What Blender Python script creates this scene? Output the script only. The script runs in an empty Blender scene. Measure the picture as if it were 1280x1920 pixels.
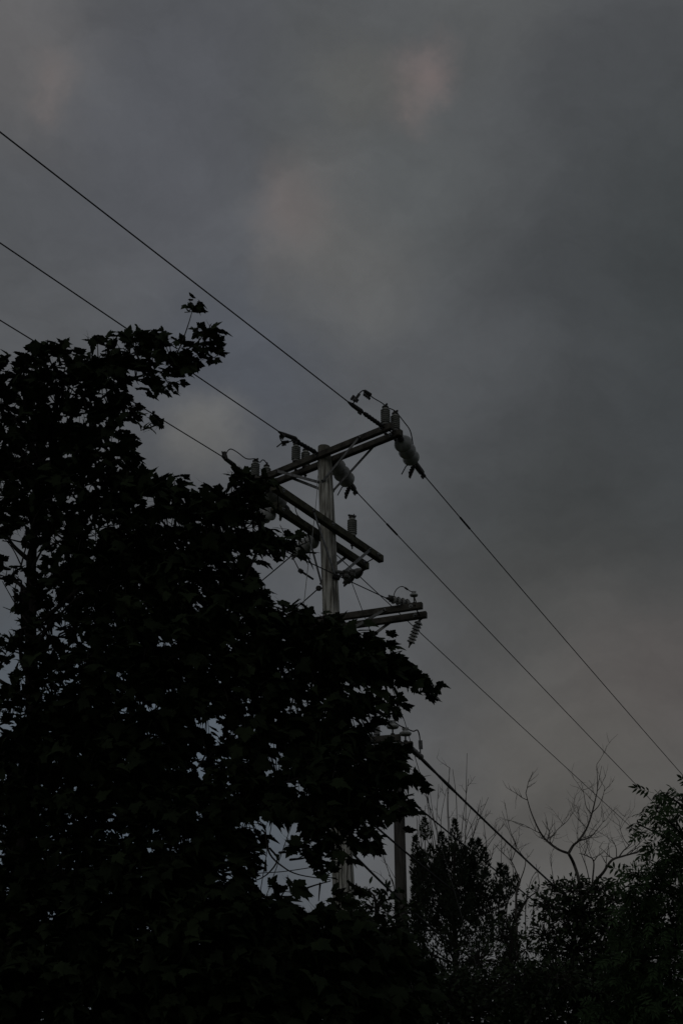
import bpy, math, random
import numpy as np
from mathutils import Vector, Matrix

random.seed(7)
rng = np.random.default_rng(11)
S = bpy.context.scene
COL = S.collection

# ------------------------------------------------------------------ camera
PITCH = math.radians(25.0)
CAM = Vector((0.0, 0.0, 1.6))
FPX = 1920 * 50.0 / 36.0            # focal length in photograph pixels
cd = bpy.data.cameras.new('camera')
cd.sensor_fit = 'VERTICAL'; cd.sensor_height = 36.0; cd.sensor_width = 24.0
cd.lens = 50.0; cd.clip_start = 0.1; cd.clip_end = 3000.0
cam = bpy.data.objects.new('camera', cd); COL.objects.link(cam)
cam.location = CAM
cam.rotation_euler = (math.radians(90.0) + PITCH, 0.0, 0.0)
S.camera = cam
FW = Vector((0, math.cos(PITCH), math.sin(PITCH)))
UP = Vector((0, -math.sin(PITCH), math.cos(PITCH)))
RT = Vector((1, 0, 0))

def ray(px, py):
    return FW + RT * ((px - 640.0) / FPX) + UP * ((960.0 - py) / FPX)
def P(px, py, Y):                    # world point seen at a pixel, at depth y = Y
    r = ray(px, py); return CAM + r * (Y / r.y)
def PZ(px, py, z):                   # world point seen at a pixel, at height z
    r = ray(px, py); return CAM + r * ((z - CAM.z) / r.z)
def project(p):
    d = Vector(p) - CAM
    w = d.dot(FW)
    return 640 + FPX * d.dot(RT) / w, 960 - FPX * d.dot(UP) / w

# ------------------------------------------------------------------ world: overcast dusk sky
SUN_AZ, SUN_EL = math.radians(205.0), math.radians(30.0)   # low, behind the camera
world = bpy.data.worlds.new('World'); S.world = world; world.use_nodes = True
NT = world.node_tree; NT.nodes.clear()
def wn(t, **kw):
    n = NT.nodes.new(t)
    for k, v in kw.items(): setattr(n, k, v)
    return n
def lk(a, b): NT.links.new(a, b)
def wmath(op, a, b=None, clamp=False):
    n = wn('ShaderNodeMath', operation=op); n.use_clamp = clamp
    for i, v in enumerate((a, b)):
        if v is None: continue
        if isinstance(v, (int, float)): n.inputs[i].default_value = v
        else: lk(v, n.inputs[i])
    return n.outputs[0]
def wvec(op, a, b):
    n = wn('ShaderNodeVectorMath', operation=op)
    for i, v in enumerate((a, b)):
        if isinstance(v, (tuple, Vector)): n.inputs[i].default_value = tuple(v)
        else: lk(v, n.inputs[i])
    return n
out = wn('ShaderNodeOutputWorld')
sky = wn('ShaderNodeTexSky'); sky.sky_type = 'NISHITA'; sky.sun_disc = False
sky.sun_elevation = SUN_EL; sky.sun_rotation = SUN_AZ
sky.dust_density = 3.0
bg_sky = wn('ShaderNodeBackground'); bg_sky.inputs[1].default_value = 0.012
lk(sky.outputs[0], bg_sky.inputs[0])
tc = wn('ShaderNodeTexCoord')
D = tc.outputs['Generated']
def noise(scale, detail, rough, vec=D):
    n = wn('ShaderNodeTexNoise'); n.inputs['Scale'].default_value = scale
    n.inputs['Detail'].default_value = detail; n.inputs['Roughness'].default_value = rough
    lk(vec, n.inputs['Vector']); return n
n1 = noise(3.2, 3, 0.5); n2 = noise(7.0, 6, 0.65)
o1 = wvec('MULTIPLY', wvec('SUBTRACT', n1.outputs['Color'], (0.5,)*3).outputs[0], (0.09,)*3)
o2 = wvec('MULTIPLY', wvec('SUBTRACT', n2.outputs['Color'], (0.5,)*3).outputs[0], (0.085,)*3)
DW = wvec('ADD', wvec('ADD', D, o1.outputs[0]).outputs[0], o2.outputs[0]).outputs[0]
def lin(c): return tuple(((v/255.0+0.055)/1.055)**2.4 if v > 10 else v/255.0/12.92 for v in c)
acc = None
def rgb(c):
    n = wn('ShaderNodeRGB'); n.outputs[0].default_value = (*c, 1); return n.outputs[0]
acc = rgb(lin((87, 89, 92)))
def cloud(px, py, rad, col, amount, soft=1.0):
    """blend the cloud colour in around one direction of the sky"""
    global acc
    d = ray(px, py).normalized()
    dist = wvec('DISTANCE', DW, d).outputs['Value']
    mr = wn('ShaderNodeMapRange'); mr.interpolation_type = 'SMOOTHERSTEP'
    lk(dist, mr.inputs['Value'])
    mr.inputs['From Min'].default_value = rad / FPX; mr.inputs['From Max'].default_value = rad / FPX * (1 - soft)
    mr.inputs['To Min'].default_value = 0; mr.inputs['To Max'].default_value = amount
    m = wn('ShaderNodeMix', data_type='RGBA'); lk(mr.outputs[0], m.inputs[0])
    lk(acc, m.inputs[6]); m.inputs[7].default_value = (*lin(col), 1)
    acc = m.outputs[2]
cloud(1500, 760, 1050, (61, 64, 66), 1.0)
cloud(1060, 1000, 430, (62, 64, 64), 0.95)
cloud(1330, 420, 460, (64, 68, 69), 0.6)
cloud(340, 280, 480, (87, 89, 95), 0.7)
cloud(440, 700, 320, (82, 86, 94), 0.8)
cloud(1130, 1480, 640, (91, 89, 86), 1.0)
cloud(1260, 1260, 260, (91, 86, 84), 0.65)
cloud(200, 1500, 620, (84, 94, 104), 0.9)
cloud(720, 330, 420, (93, 96, 97), 0.75)
cloud(690, 120, 240, (93, 95, 96), 0.7)
cloud(930, 40, 230, (95, 97, 98), 0.85)
cloud(560, 470, 150, (102, 100, 99), 0.6)
cloud(545, 410, 130, (108, 102, 101), 0.8)
cloud(600, 350, 140, (99, 99, 99), 0.6)
cloud(650, 520, 200, (97, 97, 96), 0.6)
cloud(806, 160, 100, (122, 112, 111), 0.95)
cloud(800, 225, 95, (120, 111, 109), 0.9)
cloud(700, 180, 150, (98, 98, 96), 0.6)
cloud(30, 90, 260, (105, 104, 105), 0.9)
cloud(95, 165, 80, (113, 107, 106), 0.8)
cloud(390, 830, 130, (106, 106, 105), 0.9)
# soft mottling of the whole cloud deck
n3 = noise(5.0, 5, 0.55, DW)
mr = wn('ShaderNodeMapRange'); lk(n3.outputs['Fac'], mr.inputs['Value'])
mr.inputs['From Min'].default_value = 0.25; mr.inputs['From Max'].default_value = 0.75
mr.inputs['To Min'].default_value = 0.85; mr.inputs['To Max'].default_value = 1.15
st_ = wn('ShaderNodeMapping'); st_.inputs['Scale'].default_value = (1.0, 1.0, 1.9); st_.inputs['Rotation'].default_value = (0.0, 0.5, 0.0); lk(DW, st_.inputs[0])
n4 = noise(11.0, 7, 0.62, st_.outputs[0])
mr2 = wn('ShaderNodeMapRange'); lk(n4.outputs['Fac'], mr2.inputs['Value'])
mr2.inputs['From Min'].default_value = 0.25; mr2.inputs['From Max'].default_value = 0.75
mr2.inputs['To Min'].default_value = 0.86; mr2.inputs['To Max'].default_value = 1.14
mul = wmath('MULTIPLY', mr.outputs[0], mr2.outputs[0])
sc_ = wn('ShaderNodeVectorMath', operation='SCALE'); lk(acc, sc_.inputs[0]); lk(mul, sc_.inputs['Scale'])
bg_cl = wn('ShaderNodeBackground'); bg_cl.inputs[1].default_value = 1.0
lk(sc_.outputs[0], bg_cl.inputs[0])
mx = wn('ShaderNodeMixShader'); mx.inputs[0].default_value = 0.94
lk(bg_sky.outputs[0], mx.inputs[1]); lk(bg_cl.outputs[0], mx.inputs[2])
lk(mx.outputs[0], out.inputs[0])

sd = bpy.data.lights.new('sun', 'SUN'); sd.energy = 0.11; sd.angle = math.radians(30); sd.color = (1.0, 0.96, 0.9)
sun = bpy.data.objects.new('sun', sd); COL.objects.link(sun)
sv = Vector((math.sin(SUN_AZ)*math.cos(SUN_EL), math.cos(SUN_AZ)*math.cos(SUN_EL), math.sin(SUN_EL)))  # towards the sun
sun.rotation_euler = sv.to_track_quat('Z', 'Y').to_euler()
sun.location = (-10, -20, 20)

vs = S.view_settings
vs.view_transform = 'Standard'; vs.look = 'None'; vs.exposure = 0.0; vs.gamma = 1.0; vs.use_curve_mapping = False

# ------------------------------------------------------------------ materials
def material(name, c1, c2=None, rough=0.8, scale=6.0, stretch=(1, 1, 1), bump=0.0, bscale=30.0, lo=0.35, hi=0.65, metal=0.0, trans=0.0, spec=0.3, detail=5):
    m = bpy.data.materials.new(name); m.use_nodes = True
    t = m.node_tree; b = t.nodes['Principled BSDF']; o = t.nodes['Material Output']
    b.inputs['Roughness'].default_value = rough; b.inputs['Metallic'].default_value = metal
    b.inputs['Specular IOR Level'].default_value = spec
    tcn = t.nodes.new('ShaderNodeTexCoord'); mp = t.nodes.new('ShaderNodeMapping')
    t.links.new(tcn.outputs['Object'], mp.inputs[0]); mp.inputs['Scale'].default_value = stretch
    nz = t.nodes.new('ShaderNodeTexNoise'); nz.inputs['Scale'].default_value = scale; nz.inputs['Detail'].default_value = detail
    t.links.new(mp.outputs[0], nz.inputs['Vector'])
    cr = t.nodes.new('ShaderNodeValToRGB')
    cr.color_ramp.elements[0].position = lo; cr.color_ramp.elements[1].position = hi
    cr.color_ramp.elements[0].color = (*c1, 1); cr.color_ramp.elements[1].color = (*(c2 or c1), 1)
    t.links.new(nz.outputs['Fac'], cr.inputs[0]); t.links.new(cr.outputs[0], b.inputs['Base Color'])
    if bump:
        n2 = t.nodes.new('ShaderNodeTexNoise'); n2.inputs['Scale'].default_value = bscale; n2.inputs['Detail'].default_value = 6
        t.links.new(mp.outputs[0], n2.inputs['Vector'])
        bp = t.nodes.new('ShaderNodeBump'); bp.inputs['Strength'].default_value = bump; bp.inputs['Distance'].default_value = 0.02
        t.links.new(n2.outputs['Fac'], bp.inputs['Height']); t.links.new(bp.outputs[0], b.inputs['Normal'])
    if trans:
        tr = t.nodes.new('ShaderNodeBsdfTranslucent'); t.links.new(cr.outputs[0], tr.inputs[0])
        mxs = t.nodes.new('ShaderNodeMixShader'); mxs.inputs[0].default_value = trans
        t.links.new(b.outputs[0], mxs.inputs[1]); t.links.new(tr.outputs[0], mxs.inputs[2]); t.links.new(mxs.outputs[0], o.inputs[0])
    return m
M = {}
M['pole'] = material('weathered_pole_wood', (0.14, 0.13, 0.11), (0.66, 0.66, 0.60), 0.9, 5.0, (6, 6, 0.5), 0.9, 9.0, 0.36, 0.64)
def stain_top(m, z0, z1, col):
    t = m.node_tree; b = t.nodes['Principled BSDF']; src = b.inputs['Base Color'].links[0].from_socket
    tcn = t.nodes.new('ShaderNodeTexCoord'); sp = t.nodes.new('ShaderNodeSeparateXYZ'); t.links.new(tcn.outputs['Object'], sp.inputs[0])
    nz = t.nodes.new('ShaderNodeTexNoise'); nz.inputs['Scale'].default_value = 4.0; t.links.new(tcn.outputs['Object'], nz.inputs['Vector'])
    ad = t.nodes.new('ShaderNodeMath'); ad.operation = 'MULTIPLY_ADD'; t.links.new(nz.outputs['Fac'], ad.inputs[0]); ad.inputs[1].default_value = 0.5; t.links.new(sp.outputs[2], ad.inputs[2])
    mr_ = t.nodes.new('ShaderNodeMapRange'); t.links.new(ad.outputs[0], mr_.inputs[0])
    mr_.inputs[1].default_value = z0; mr_.inputs[2].default_value = z1; mr_.inputs[3].default_value = 0; mr_.inputs[4].default_value = 0.8
    n4 = t.nodes.new('ShaderNodeTexNoise'); n4.inputs['Scale'].default_value = 1.7; n4.inputs['Detail'].default_value = 4; t.links.new(tcn.outputs['Object'], n4.inputs['Vector'])
    m4 = t.nodes.new('ShaderNodeMapRange'); t.links.new(n4.outputs['Fac'], m4.inputs[0]); m4.inputs[1].default_value = 0.52; m4.inputs[2].default_value = 0.72; m4.inputs[4].default_value = 0.6
    mxx = t.nodes.new('ShaderNodeMath'); mxx.operation = 'MAXIMUM'; t.links.new(mr_.outputs[0], mxx.inputs[0]); t.links.new(m4.outputs[0], mxx.inputs[1])
    mi = t.nodes.new('ShaderNodeMix'); mi.data_type = 'RGBA'; t.links.new(mxx.outputs[0], mi.inputs[0]); t.links.new(src, mi.inputs[6]); mi.inputs[7].default_value = (*col, 1)
    t.links.new(mi.outputs[2], b.inputs['Base Color'])
stain_top(M['pole'], 11.55, 11.85, (0.075, 0.072, 0.05))
M['pole_far'] = material('old_pole_wood', (0.04, 0.038, 0.034), (0.09, 0.086, 0.078), 0.9, 5.0, (4, 4, 0.5), 0.5, 8.0)
M['arm'] = material('dark_crossarm_timber', (0.035, 0.033, 0.028), (0.10, 0.095, 0.08), 0.9, 7.0, (1, 1, 1), 0.5, 40.0)
M['arm_moss'] = material('mossy_crossarm_timber', (0.04, 0.038, 0.028), (0.10, 0.10, 0.065), 0.92, 9.0, (1, 1, 1), 0.6, 40.0)
M['steel'] = material('galvanised_steel', (0.12, 0.125, 0.125), (0.25, 0.255, 0.255), 0.6, 14.0, metal=0.3, spec=0.5)
M['iron'] = material('dark_iron_fitting', (0.03, 0.03, 0.03), (0.07, 0.065, 0.06), 0.6, 20.0, metal=0.2)
M['bell'] = material('pale_grey_porcelain', (0.20, 0.21, 0.205), (0.44, 0.46, 0.445), 0.22, 6.0, spec=0.6)
M['post'] = material('grey_ribbed_porcelain', (0.20, 0.21, 0.195), (0.33, 0.34, 0.315), 0.35, 8.0, spec=0.5)
M['old_bell'] = material('soiled_grey_porcelain', (0.16, 0.16, 0.15), (0.42, 0.43, 0.42), 0.4, 9.0, spec=0.5)
M['dark_bell'] = material('dark_soiled_porcelain', (0.05, 0.05, 0.048), (0.17, 0.17, 0.165), 0.4, 9.0, spec=0.5)
M['polymer'] = material('black_polymer', (0.02, 0.02, 0.02), (0.035, 0.035, 0.035), 0.6)
M['cable'] = material('black_cable_sheath', (0.015, 0.015, 0.015), (0.03, 0.03, 0.03), 0.6, 40)
M['bare_wire'] = material('dull_aluminium_wire', (0.06, 0.06, 0.06), (0.10, 0.10, 0.10), 0.55, 40)
M['pale_wire'] = material('bright_steel_strand', (0.30, 0.31, 0.31), (0.40, 0.41, 0.41), 0.5, 40)
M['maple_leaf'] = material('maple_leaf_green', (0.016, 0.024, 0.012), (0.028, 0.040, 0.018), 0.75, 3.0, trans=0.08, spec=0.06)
M['ash_leaf'] = material('ash_leaf_green', (0.030, 0.056, 0.022), (0.050, 0.09, 0.032), 0.65, 3.0, trans=0.16, spec=0.2)
M['bush_leaf'] = material('bush_leaf_green', (0.024, 0.036, 0.018), (0.04, 0.06, 0.026), 0.7, 3.0, trans=0.12, spec=0.2)
M['needle'] = material('evergreen_needle_green', (0.024, 0.034, 0.022), (0.04, 0.054, 0.032), 0.7, 3.0, trans=0.12, spec=0.2)
M['bark'] = material('dark_bark', (0.016, 0.014, 0.012), (0.04, 0.035, 0.03), 0.9, 10.0, (3, 3, 0.6), 0.6, 20.0)
M['dead'] = material('dead_grey_bark', (0.05, 0.045, 0.04), (0.10, 0.09, 0.08), 0.9, 10.0, (3, 3, 0.6), 0.4, 20.0)
M['ground'] = material('rough_grass_ground', (0.035, 0.045, 0.02), (0.07, 0.075, 0.04), 0.95, 1.2, bump=0.5, bscale=8)

# ------------------------------------------------------------------ mesh helpers
class MB:
    def __init__(s): s.v = []; s.f = []
    def tube(s, pts, rad, n=8, cap=True):
        pts = [Vector(p) for p in pts]
        if not isinstance(rad, (list, tuple)): rad = [rad]*len(pts)
        ref = None; base = len(s.v)
        for i, p in enumerate(pts):
            a = pts[max(i-1, 0)]; b = pts[min(i+1, len(pts)-1)]
            t = (b-a); t = t.normalized() if t.length > 1e-9 else Vector((0, 0, 1))
            if ref is None:
                ref = Vector((0, 0, 1)) if abs(t.z) < 0.9 else Vector((1, 0, 0))
            x = ref - t*ref.dot(t)
            if x.length < 1e-6: x = Vector((0, 1, 0)) - t*t.y
            x.normalize(); ref = x; y = t.cross(x)
            for k in range(n):
                an = 2*math.pi*k/n
                s.v.append(p + (x*math.cos(an) + y*math.sin(an))*rad[i])
        for i in range(len(pts)-1):
            for k in range(n):
                a0 = base+i*n+k; a1 = base+i*n+(k+1) % n
                s.f.append((a0, a1, a1+n, a0+n))
        if cap and n > 2:
            s.f.append(tuple(base+k for k in reversed(range(n))))
            s.f.append(tuple(base+(len(pts)-1)*n+k for k in range(n)))
        return s
    def beam(s, a, b, w, h, up=Vector((0, 0, 1)), bev=0.006):
        """bevelled timber or strap from a to b, w across, h high"""
        a = Vector(a); b = Vector(b); t = (b-a).normalized()
        x = t.cross(up).normalized(); z = x.cross(t).normalized()
        pr = [(-w/2+bev, -h/2), (w/2-bev, -h/2), (w/2, -h/2+bev), (w/2, h/2-bev), (w/2-bev, h/2), (-w/2+bev, h/2), (-w/2, h/2-bev), (-w/2, -h/2+bev)]
        base = len(s.v)
        for p in (a, b):
            for (u, v) in pr: s.v.append(p + x*u + z*v)
        for k in range(8): s.f.append((base+k, base+(k+1) % 8, base+8+(k+1) % 8, base+8+k))
        s.f.append(tuple(base+k for k in reversed(range(8)))); s.f.append(tuple(base+8+k for k in range(8)))
        return s
    def lathe(s, prof, n=16, o=Vector((0, 0, 0)), rot=None):
        """profile of (radius, z) about local z"""
        base = len(s.v)
        for (r, z) in prof:
            for k in range(n):
                an = 2*math.pi*k/n; p = Vector((r*math.cos(an), r*math.sin(an), z))
                s.v.append(o + (rot @ p if rot else p))
        for i in range(len(prof)-1):
            for k in range(n):
                a0 = base+i*n+k; a1 = base+i*n+(k+1) % n
                s.f.append((a0, a1, a1+n, a0+n))
        s.f.append(tuple(base+k for k in reversed(range(n)))); s.f.append(tuple(base+(len(prof)-1)*n+k for k in range(n)))
        return s
    def mesh(s, name, mat, off=Vector((0, 0, 0)), smooth=True):
        me = bpy.data.meshes.new(name)
        me.from_pydata([tuple(v-off) for v in s.v], [], s.f)
        me.materials.append(mat)
        if smooth:
            me.polygons.foreach_set('use_smooth', [True]*len(me.polygons))
            try: me.set_sharp_from_angle(angle=math.radians(40))
            except Exception: pass
        me.update(); return me

def link(name, me, parent=None, loc=(0, 0, 0), rot=None, scale=None):
    o = bpy.data.objects.new(name, me); COL.objects.link(o)
    if parent: o.parent = parent
    o.location = loc
    if rot is not None: o.rotation_mode = 'QUATERNION'; o.rotation_quaternion = rot
    if scale is not None: o.scale = (scale,)*3
    return o
def tag(o, label=None, cat=None, group=None, kind=None):
    if label: o['label'] = label
    if cat: o['category'] = cat
    if group: o['group'] = group
    if kind: o['kind'] = kind
    return o
def thing(name, loc, label, cat, group=None):
    o = bpy.data.objects.new(name, None); COL.objects.link(o); o.location = loc; o.empty_display_size = 0.3
    return tag(o, label, cat, group)
def part(root, name, mb, mat, smooth=True):
    """world-space mesh as a child of an unrotated root; origin kept at the root's base"""
    return link(name, mb.mesh(name, mat, Vector(root.location), smooth), root)

def smooth_path(pts, n=6):
    """Catmull-Rom through the points"""
    pts = [Vector(p) for p in pts]
    if len(pts) < 3: return pts
    q = [pts[0]*2-pts[1]] + pts + [pts[-1]*2-pts[-2]]
    o = []
    for i in range(1, len(q)-2):
        for k in range(n):
            t = k/n; a, b, c, d = q[i-1], q[i], q[i+1], q[i+2]
            o.append(0.5*((2*b) + (c-a)*t + (2*a-5*b+4*c-d)*t*t + (3*b-a-3*c+d)*t**3))
    o.append(pts[-1]); return o

# ------------------------------------------------------------------ ground
g = MB(); R_ = 900.0
N = 24
for i in range(N+1):
    for j in range(N+1):
        x = -R_+2*R_*i/N; y = -R_+2*R_*j/N
        g.v.append(Vector((x, y, 0.0)))
for i in range(N):
    for j in range(N):
        a = i*(N+1)+j; g.f.append((a, a+N+1, a+N+2, a+1))
tag(link('ground', g.mesh('ground', M['ground'])), 'rough grassy ground below the trees and poles', None, None, 'structure')

# ------------------------------------------------------------------ main utility pole
PY = 19.5                                   # the pole stands this far away
axis_px = lambda py: 607.5 + (py-850.0)*(643.0-607.5)/(1640.0-850.0)
top = P(607, 838, PY); low = P(643, 1640, PY)
dirp = (low-top).normalized()
base = top + dirp*((0.0-top.z)/dirp.z)
pole = thing('utility_pole', base, 'tall weathered wooden utility pole carrying four levels of double crossarms and insulators', 'utility pole')
def pole_at(z):
    return base + (top-base)*((z-base.z)/(top.z-base.z))
def pole_r(z):
    return 0.182 + (0.108-0.182)*(z/top.z)
mb = MB(); nseg = 40; nr = 28
for i in range(nseg+1):
    z = -0.3 + (top.z+0.3)*i/nseg; c = pole_at(z); r = pole_r(max(z, 0))
    if i == nseg: r *= 0.86
    for k in range(nr):
        an = 2*math.pi*k/nr
        rr = r*(1 + 0.018*math.sin(3*an+z*0.7) + 0.012*math.sin(7*an+z*1.9) + random.uniform(-0.010, 0.010))
        mb.v.append(c + Vector((rr*math.cos(an), rr*math.sin(an), 0)))
for i in range(nseg):
    for k in range(nr):
        a0 = i*nr+k; a1 = i*nr+(k+1) % nr; mb.f.append((a0, a1, a1+nr, a0+nr))
tc_ = len(mb.v); mb.v.append(pole_at(top.z)+Vector((0, 0, 0.035)))
for k in range(nr): mb.f.append((nseg*nr+k, nseg*nr+(k+1) % nr, tc_))
shaft = part(pole, 'shaft', mb, M['pole'])
# drying cracks in the shaft: long, thin dark grooves set into the surface
for k in range(14):
    z0 = random.uniform(4.5, 11); L = random.uniform(0.4, 1.4); an = random.uniform(-2.6, -0.5)
    c = MB(); pts = []
    for q in range(7):
        z = min(z0+L*q/6, top.z-0.05); aa = an+random.uniform(-0.03, 0.03)
        pts.append(pole_at(z)+Vector((math.cos(aa), math.sin(aa), 0))*(pole_r(z)*1.004))
    c.tube(pts, [0.001]+[0.005]*5+[0.001], 4)
    link('drying_crack', c.mesh('drying_crack', M['iron'], Vector(pole.location)), shaft)

def level(mid):                              # height at which a pixel on the pole's axis lies
    return P(mid[0], mid[1], PY).z
class Arm: pass
arms = {}
def make_arms(key, front, rear, mat, w=0.095, h=0.118):
    (x0, y0, x1, y1), (u0, v0, u1, v1) = front, rear
    yf = lambda x: y0+(y1-y0)*(x-x0)/(x1-x0)
    yr = lambda x: v0+(v1-v0)*(x-u0)/(u1-u0)
    xm = axis_px((yf(610)+yr(610))/2)
    z = level((xm, (yf(xm)+yr(xm))/2))
    A = Arm(); A.z = z
    A.f0, A.f1 = PZ(x0, y0, z), PZ(x1, y1, z); A.r0, A.r1 = PZ(u0, v0, z), PZ(u1, v1, z)
    for k, (a, b) in enumerate(((A.f0, A.f1), (A.r0, A.r1))):
        m_ = MB(); m_.beam(a, b, w, h, bev=0.008)
        t = part(pole, 'crossarm', m_, mat, False)
        # bolt heads and washers on the timber
        for q in (0.06, 0.5, 0.94):
            p = a.lerp(b, q); n = (b-a).normalized().cross(Vector((0, 0, 1)))
            if n.y > 0: n = -n
            bm = MB(); bm.tube([p+n*(w/2-0.004), p+n*(w/2+0.008)], 0.03, 8); bm.tube([p+n*(w/2+0.006), p+n*(w/2+0.035)], 0.013, 6)
            link('bolt', bm.mesh('bolt', M['steel'], Vector(pole.location)), t)
    # spacer bolts tying the two timbers together
    for q in (0.04, 0.96):
        a = A.f0.lerp(A.f1, q); b = A.r0.lerp(A.r1, q)
        m_ = MB(); m_.tube([a+(a-b).normalized()*0.09, b+(b-a).normalized()*0.09], 0.010, 6)
        part(pole, 'spacer_bolt', m_, M['iron'])
    arms[key] = A
    return A
A = make_arms('a', (468, 907, 735, 798.5), (490, 915, 752, 811), M['arm'], 0.078, 0.100)
B = make_arms('b', (512, 912, 714, 1048.5), (514, 949, 687, 1062), M['arm_moss'])
C = make_arms('c', (478, 1180, 791, 1135.5), (488, 1197, 799, 1152.5), M['arm'], 0.078, 0.096)
Dm = make_arms('d', (520, 1403, 750, 1383.5), (545, 1418, 773, 1396.5), M['arm'], 0.078, 0.096)
def on(A_, which, px):
    """point on a timber's centre line at an image column"""
    a, b = (A_.f0, A_.f1) if which == 'f' else (A_.r0, A_.r1)
    lo, hi = 0.0, 1.0
    for _ in range(40):
        m = (lo+hi)/2
        if project(a.lerp(b, m))[0] < px: lo = m
        else: hi = m
    return a.lerp(b, (lo+hi)/2)

# flat steel braces from the timbers down to the shaft
def brace(arm_, which, px, pole_py, side, w=0.045, t=0.012):
    a = on(arm_, which, px)
    nrm = ((arm_.f1-arm_.f0).cross(Vector((0, 0, 1)))).normalized()
    if nrm.y > 0: nrm = -nrm
    out_n = nrm if which == 'f' else -nrm
    a = a + out_n*0.054 + Vector((0, 0, -0.01))
    z = level((axis_px(pole_py), pole_py)); c = pole_at(z); r = pole_r(z)
    arm_dir = (arm_.f1-arm_.f0).normalized()*side
    v = (out_n*0.9 + arm_dir*0.35).normalized()
    b = c + v*(r+0.006)
    m_ = MB(); up = (b-a).cross(out_n.cross(b-a))
    m_.beam(a + (a-b).normalized()*0.03, b + (b-a).normalized()*0.03, w, t, up=out_n, bev=0.003)
    p_ = part(pole, 'brace', m_, M['steel'], False)
    for e, s_ in ((a, 0.0), (b, 0.0)):
        bm = MB(); bm.tube([e+out_n*0.004, e+out_n*0.026], 0.015, 6)
        link('bolt', bm.mesh('bolt', M['iron'], Vector(pole.location)), p_)
brace(A, 'f', 677, 908, 1); brace(A, 'r', 696, 918, 1)
brace(A, 'f', 524, 907, -1); brace(A, 'r', 544, 917, -1)
brace(B, 'f', 582, 1083, -1); brace(B, 'f', 688, 1083, 1)
brace(B, 'r', 582, 1093, -1); brace(B, 'r', 655, 1070, 1)
brace(C, 'f', 722, 1206, 1); brace(C, 'r', 730, 1232, 1)
brace(C, 'f', 545, 1225, -1); brace(C, 'r', 552, 1240, -1)
brace(Dm, 'f', 700, 1450, 1); brace(Dm, 'f', 572, 1455, -1)

# --- insulator meshes shared by alike pieces
def post_meshes():
    prof = [(0.045, 0.0), (0.05, 0.03)]
    z = 0.03
    for k in range(7):
        prof += [(0.052, z), (0.070, z+0.008), (0.072, z+0.016), (0.054, z+0.026)]
        z += 0.033
    prof += [(0.045, z), (0.04, z+0.02)]
    m1 = MB().lathe(prof, 18).mesh('ribbed_body', M['post'])
    m2 = MB().lathe([(0.035, 0), (0.05, 0.012), (0.05, 0.03), (0.022, 0.038), (0.022, 0.055)], 10, Vector((0, 0, z+0.018)))
    m2.tube([Vector((-0.06, 0, z+0.065)), Vector((0.06, 0, z+0.065))], 0.016, 8)
    m2.tube([Vector((0.03, 0.0, z+0.04)), Vector((0.03, 0.0, z+0.10))], 0.008, 6)
    m3 = MB().lathe([(0.055, -0.012), (0.055, 0.004), (0.03, 0.012)], 12); m3.tube([Vector((0, 0, -0.20)), Vector((0, 0, 0))], 0.011, 8); m3.lathe([(0.026, -0.155), (0.026, -0.135)], 6)
    return m1, m2.mesh('top_clamp', M['iron']), m3.mesh('base_stud', M['iron']), z+0.085
PB, PC, PS, POST_H = post_meshes()
def post(arm_, which, px, s=1.0):
    p = on(arm_, which, px) + Vector((0, 0, 0.059))
    o = link('post_insulator', PB, pole, p-Vector(pole.location), Matrix.Rotation(random.uniform(0, 3), 4, 'Z').to_quaternion(), s)
    link('top_clamp', PC, o); link('base_stud', PS, o)
    return p + Vector((0, 0, POST_H*s))
def disc_profile(r, h):
    return [(0.30*r, 0), (0.36*r, 0.30*h), (0.62*r, 0.38*h), (0.90*r, 0.62*h), (r, 0.84*h), (0.985*r, 0.93*h), (0.90*r, 0.94*h), (0.84*r, 0.80*h), (0.66*r, 0.80*h), (0.62*r, 0.92*h), (0.50*r, 0.92*h), (0.46*r, 0.76*h), (0.20*r, 0.76*h), (0.16*r, h)]
DISC = {}
def strain(a, b, n, r, mat, fitting=True, name='strain_insulator', taper=0.0):
    """string of porcelain discs strung from a to b"""
    a = Vector(a); b = Vector(b); L = (b-a).length; h = L/n
    q = (b-a).to_track_quat('Z', 'Y')
    m_ = MB().tube([Vector((0, 0, -0.06)), Vector((0, 0, L+0.03))], 0.014, 8)
    m_.lathe([(0.03, -0.05), (0.03, -0.02)], 8); m_.lathe([(0.026, L), (0.026, L+0.03)], 8)
    for k in range(n): m_.lathe([(0.25*r, h*k-0.10*h), (0.33*r, h*k-0.04*h), (0.36*r, h*k+0.14*h)], 12)
    o = link(name, m_.mesh('link_rod', M['iron']), pole, a-Vector(pole.location), q)
    for k in range(n):
        rr = r*(1-taper*k/max(n-1, 1))
        key = (round(rr, 3), round(h, 3), mat)
        if key not in DISC: DISC[key] = MB().lathe(disc_profile(rr, h*(0.86 if rr > 0.1 else 1.15)), 22).mesh('disc', M[mat])
        link('disc', DISC[key], o, (0, 0, h*k))
    return o

# --- wires
def wire(name, pts, r, mat, label, cat='wire', group=None, n=6, smooth=True):
    pts = [Vector(p) for p in pts]
    path = smooth_path(pts) if smooth and len(pts) > 2 else pts
    o0 = pts[0]
    m_ = MB().tube(path, r, n)
    o = link(name, m_.mesh(name, mat, o0), None, o0)
    return tag(o, label, cat, group)
def span(a, b, ext, sag=0.0, n=24):
    """points from a through b and on by a factor, with a slight catenary"""
    a = Vector(a); b = Vector(b); o = []
    for i in range(n+1):
        t = ext*i/n
        p = a.lerp(b, t); p.z -= sag*(1-(2*t/ext-1)**2) - 0.0
        o.append(p)
    return o

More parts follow.
